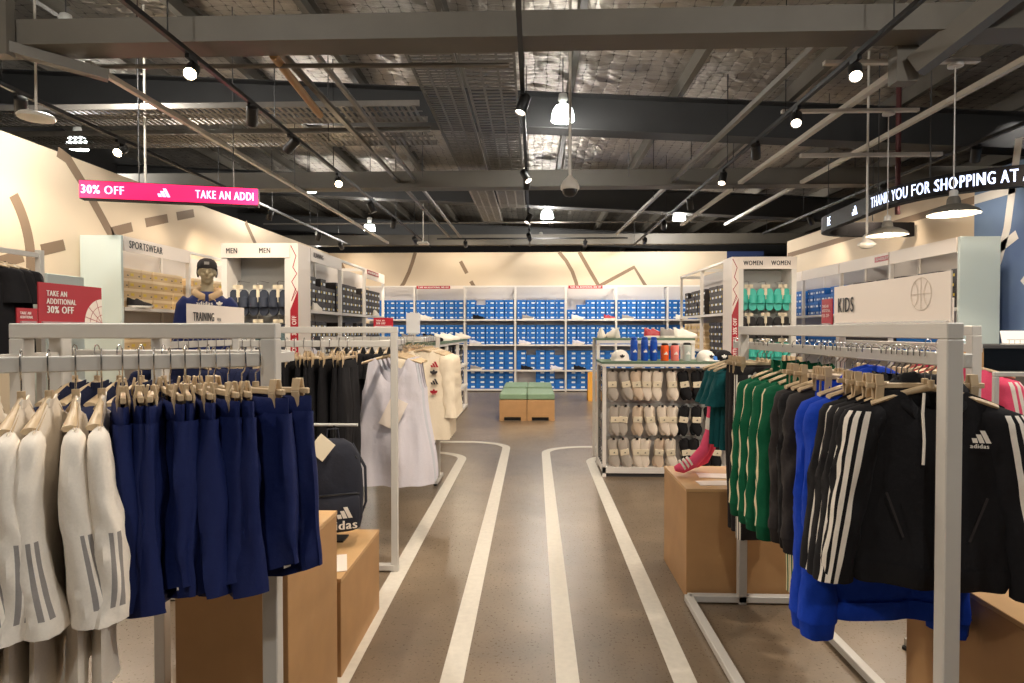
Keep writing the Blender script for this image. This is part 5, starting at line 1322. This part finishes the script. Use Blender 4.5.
# mannequin
t = thing('display_mannequin', 'khaki mannequin in navy hoodie and dark cap behind the training sign', 'mannequin', (-3.24, 6.05, .37), .46)
def blob(mb, c, r, n=14):
    mb.loft([[(c[0] + r[0] * math.sin(PI * i / n) * math.cos(2 * PI * k / 18), c[1] + r[1] * math.sin(PI * i / n) * math.sin(2 * PI * k / 18), c[2] - r[2] * math.cos(PI * i / n)) for k in range(18)] for i in range(1, n)])
def remesh(o, v):
    md = o.modifiers.new('blend', 'REMESH'); md.mode = 'VOXEL'; md.voxel_size = v; md.use_smooth_shade = True
    m2 = o.modifiers.new('smooth', 'SMOOTH'); m2.factor = .5; m2.iterations = 3
b_ = MB()
ZH = 1.70   # head centre
blob(b_, (0, .01, ZH + .02), (.074, .095, .105)); blob(b_, (0, -.012, ZH - .05), (.056, .075, .075)); blob(b_, (0, -.055, ZH - .098), (.026, .026, .022)); blob(b_, (0, -.098, ZH - .018), (.013, .020, .024))
b_.loft([[(.014 * f * math.cos(a), -.088 - d_ + .012 * math.sin(a), z) for a in (2 * PI * k / 10 for k in range(10))] for z, f, d_ in ((ZH + .02, .6, -.004), (ZH, .8, .004), (ZH - .022, 1.15, .014), (ZH - .032, 1.2, .008))])
for sx in (-1, 1):
    blob(b_, (sx * .028, -.078, ZH + .026), (.024, .014, .009)); blob(b_, (sx * .030, -.078, ZH + .003), (.014, .010, .007)); blob(b_, (sx * .035, -.062, ZH - .03), (.022, .022, .022)); blob(b_, (sx * .076, .012, ZH - .005), (.012, .022, .034))
blob(b_, (0, -.084, ZH - .055), (.024, .010, .006)); blob(b_, (0, -.082, ZH - .066), (.020, .010, .006))
b_.loft([[(r_ * math.cos(a), .012 + r_ * math.sin(a), z) for a in (2 * PI * k / 16 for k in range(16))] for z, r_ in ((ZH - .26, .09), (ZH - .20, .062), (ZH - .12, .054), (ZH - .05, .056))])
b_.loft([sup(w_, d_, z, 24, .9) for z, w_, d_ in ((.84, .155, .10), (.95, .16, .105), (1.1, .135, .09), (1.25, .15, .10), (1.38, .175, .105), (1.46, .15, .08), (1.50, .08, .06))])
for sx in (-1, 1):
    b_.tube([(sx * .17, 0, 1.42), (sx * .215, .01, 1.16), (sx * .235, -.03, .92), (sx * .238, -.05, .82), (sx * .235, -.06, .74)], [.05, .046, .036, .028, .02], 14)
    b_.tube([(sx * .085, 0, .88), (sx * .095, -.005, .48), (sx * .10, .015, .10), (sx * .10, .0, .03)], [.085, .06, .042, .04], 14); b_.tube([(sx * .10, .05, .03), (sx * .10, -.06, .028), (sx * .105, -.16, .02)], [.035, .04, .024], 12)
    for f_ in range(4): b_.tube([(sx * (.228 + .004 * f_), -.04 - .014 * f_, .75), (sx * .226, -.045 - .016 * f_, .69), (sx * .215, -.05 - .016 * f_, .655)], [.009, .0085, .006], 8)
    b_.tube([(sx * .225, -.08, .77), (sx * .215, -.105, .735), (sx * .208, -.11, .70)], [.011, .010, .007], 8)
body = b_.build('mannequin_body', 'skin_mannequin', t, smooth=True); remesh(body, .0075)
h_ = MB()
h_.loft([sup(w_, d_, z, 28, .85) for z, w_, d_ in ((.80, .185, .135), (.86, .20, .145), (1.0, .20, .145), (1.15, .195, .135), (1.30, .20, .13), (1.40, .195, .12), (1.465, .15, .10), (1.51, .09, .08))])
for sx in (-1, 1): h_.tube([(sx * .155, 0, 1.425), (sx * .205, .005, 1.36), (sx * .245, .015, 1.16), (sx * .265, -.025, .95), (sx * .262, -.045, .84)], [.075, .078, .066, .055, .044], 16)
ho = h_.build('hoodie_body', 'nylon_navy', t, smooth=True); remesh(ho, .012)
rr = []
for i in range(19):
    a = -3.0 + 6.0 * i / 18; q = abs(a) / 3.0; cx, cy = .105 * math.sin(a), .015 + .095 * math.cos(a) - .02; R = .058 - .020 * q; zc = 1.515 - .075 * q ** 2
    dr = Vector((math.sin(a), math.cos(a), 0)); rr.append([(cx + dr.x * R * .8 * math.cos(k), cy + dr.y * R * .8 * math.cos(k), zc + R * math.sin(k)) for k in (2 * PI * m / 12 for m in range(12))])
MB().loft(rr).build('hood', 'sand_cloth', ho, smooth=True)
for sx in (-1, 1): MB().tube([(sx * .03, -.125, 1.44), (sx * .045, -.145, 1.43), (sx * .07, -.15, 1.425), (sx * .075, -.15, 1.41)], .006, 8).build('drawstring', 'sand_cloth', ho, smooth=True)
text('logo_lettering', 'adidas', (-.02, -.150, 1.372), (1, 0, 0), (0, 0, 1), .035, 'stripe_white', ho, sx=1.0, align='C'); decal(trefoil(), ho, (.11, -.145, 1.367), .045, 'stripe_white', 'chest_logo')
tr = MB()
for sx in (-1, 1): tr.tube([(sx * .085, 0, .90), (sx * .10, -.005, .5), (sx * .105, .012, .09)], [.105, .088, .07], 16)
tr.loft([sup(w_, d_, z, 24, .9) for z, w_, d_ in ((.78, .17, .115), (.86, .175, .12), (.92, .17, .115))])
tr = tr.build('trousers', 'camo_cloth', t, smooth=True); remesh(tr, .014)
cp = MB(); cp.lathe([(.089, 0), (.092, .025), (.086, .06), (.066, .088), (.034, .104), (.008, .108)], 24, (0, 0, 0)).add([(x, y * 1.18, z) for x, y, z in []], [])
cp.v = [(x, y * 1.14, z) for x, y, z in cp.v]
cpo = cp.build('cap', 'charcoal_cloth', t, smooth=True); cpo.location = (0, .008, ZH + .035)
decal(([(.0, 0), (1.6, 0), (1.6, 1), (0, 1)], [(0, 1, 2, 3)], 1.6), cpo, (0, -.106, .035), .028, 'ink_grey', 'cap_patch', off=.001)
for sx in (-1, 1): MB().tube([(sx * .084, .02, ZH + .04), (sx * .086, .012, ZH - .01), (sx * .080, .0, ZH - .045)], .010, 8).build('ear_strap', 'black_plastic', t, smooth=True)
tag(MB().box(-.45, .45, -.4, .4, 0, .368).build('display_plinth', 'shelf_white', loc=(-3.24, 6.05, 0)), 'low white plinth carrying the mannequin', 'display plinth')

# black tee on the wall side and low mint fixture
t = thing('tall_rail', 'tall white rail stand with a black tee at the far left edge', 'clothes rack', (-3.72, 4.55, 0))
MB().box(-.02, .02, -.02, .02, 0, 2.10).build('post', 'rack_white', t); MB().obox((0, 0, 2.06), (0, -.7, 2.06), .024, .035).build('hang_rail', 'rack_white', t); MB().box(-.25, .25, -.3, .3, 0, .02).build('base_plate', 'rack_white', t)
def black_tee():
    t = top_garment('t_shirt', 'x', 'shirt', 'black_cloth', w=.21, L=.70, sleeve=(.24, .05, .07, .075), seed=140)
    decal(logo_bars(), t, (.12, -.03, -.165), .035, 'stripe_white'); return t
bt = Proto(black_tee)
for k in range(3):
    P_ = (-3.72, 4.0 + .08 * k, 2.08); HANG.put(P_, .35, 'beige hanger with a black tee at the far left, %s from the front' % ORD[k], 'hangers on the tall rail'); bt.put(P_, .35, 'black tee on the tall rail at the far left, %s from the front' % ORD[k], 'black tees on the tall rail')
tag(MB().box(-4.45, -4.27, 5.3, 5.75, 0, 2.0).build('end_panel', 'panel_mint', bevel=.004), 'narrow pale mint panel behind the red sign by the left wall', 'end panel')

# service counter on the right
t = thing('service_counter', 'brown service counter with dark open shelf by the blue mural', 'counter', (4.13, 5.9, 0))
MB().box(0, 1.2, 0, .6, 0, 1.10).build('cabinet', 'beam_grey', t); [MB().box(x, x + .04, 0, .6, 1.101, 1.33).build('side_board', 'mdf', t) for x in (0, 1.16)]
MB().box(.04, 1.16, .35, .6, 1.101, 1.33).build('dark_recess', 'black_plastic', t); MB().box(-.01, 1.22, -.02, .62, 1.331, 1.36).build('worktop', 'dark_grey', t)
t = thing('tablet_screen', 'white tilted screen standing on the service counter', 'screen', (4.55, 6.0, 1.361), -.3)
MB().obox((0, 0, .01), (0, .06, .13), .24, .012, up=(0, 1, 0)).build('screen', 'screen_white', t); MB().box(-.10, .10, -.02, .10, 0, .012).build('stand', 'rack_grey', t)
t = thing('small_bottle', 'small clear bottle beside the screen on the service counter', 'bottle', (4.82, 6.05, 1.361))
MB().lathe([(.025, 0), (.028, .01), (.028, .09), (.012, .12), (.012, .14)], 16).build('body', 'bottle_clear', t, smooth=True); MB().lathe([(.014, .141), (.014, .16)], 12).build('lid', 'bottle_blue', t)
t = thing('wire_basket', 'low grey wire basket on the service counter', 'basket', (4.40, 5.93, 1.361))
g = MB()
for k in range(9): g.tube([(.02 + .05 * k, 0, 0), (.02 + .05 * k, 0, .05)], .003, 6)
for z in (.005, .05): g.tube([(0, 0, z), (.45, 0, z)], .004, 6)
g.build('wire_frame', 'rack_grey', t)
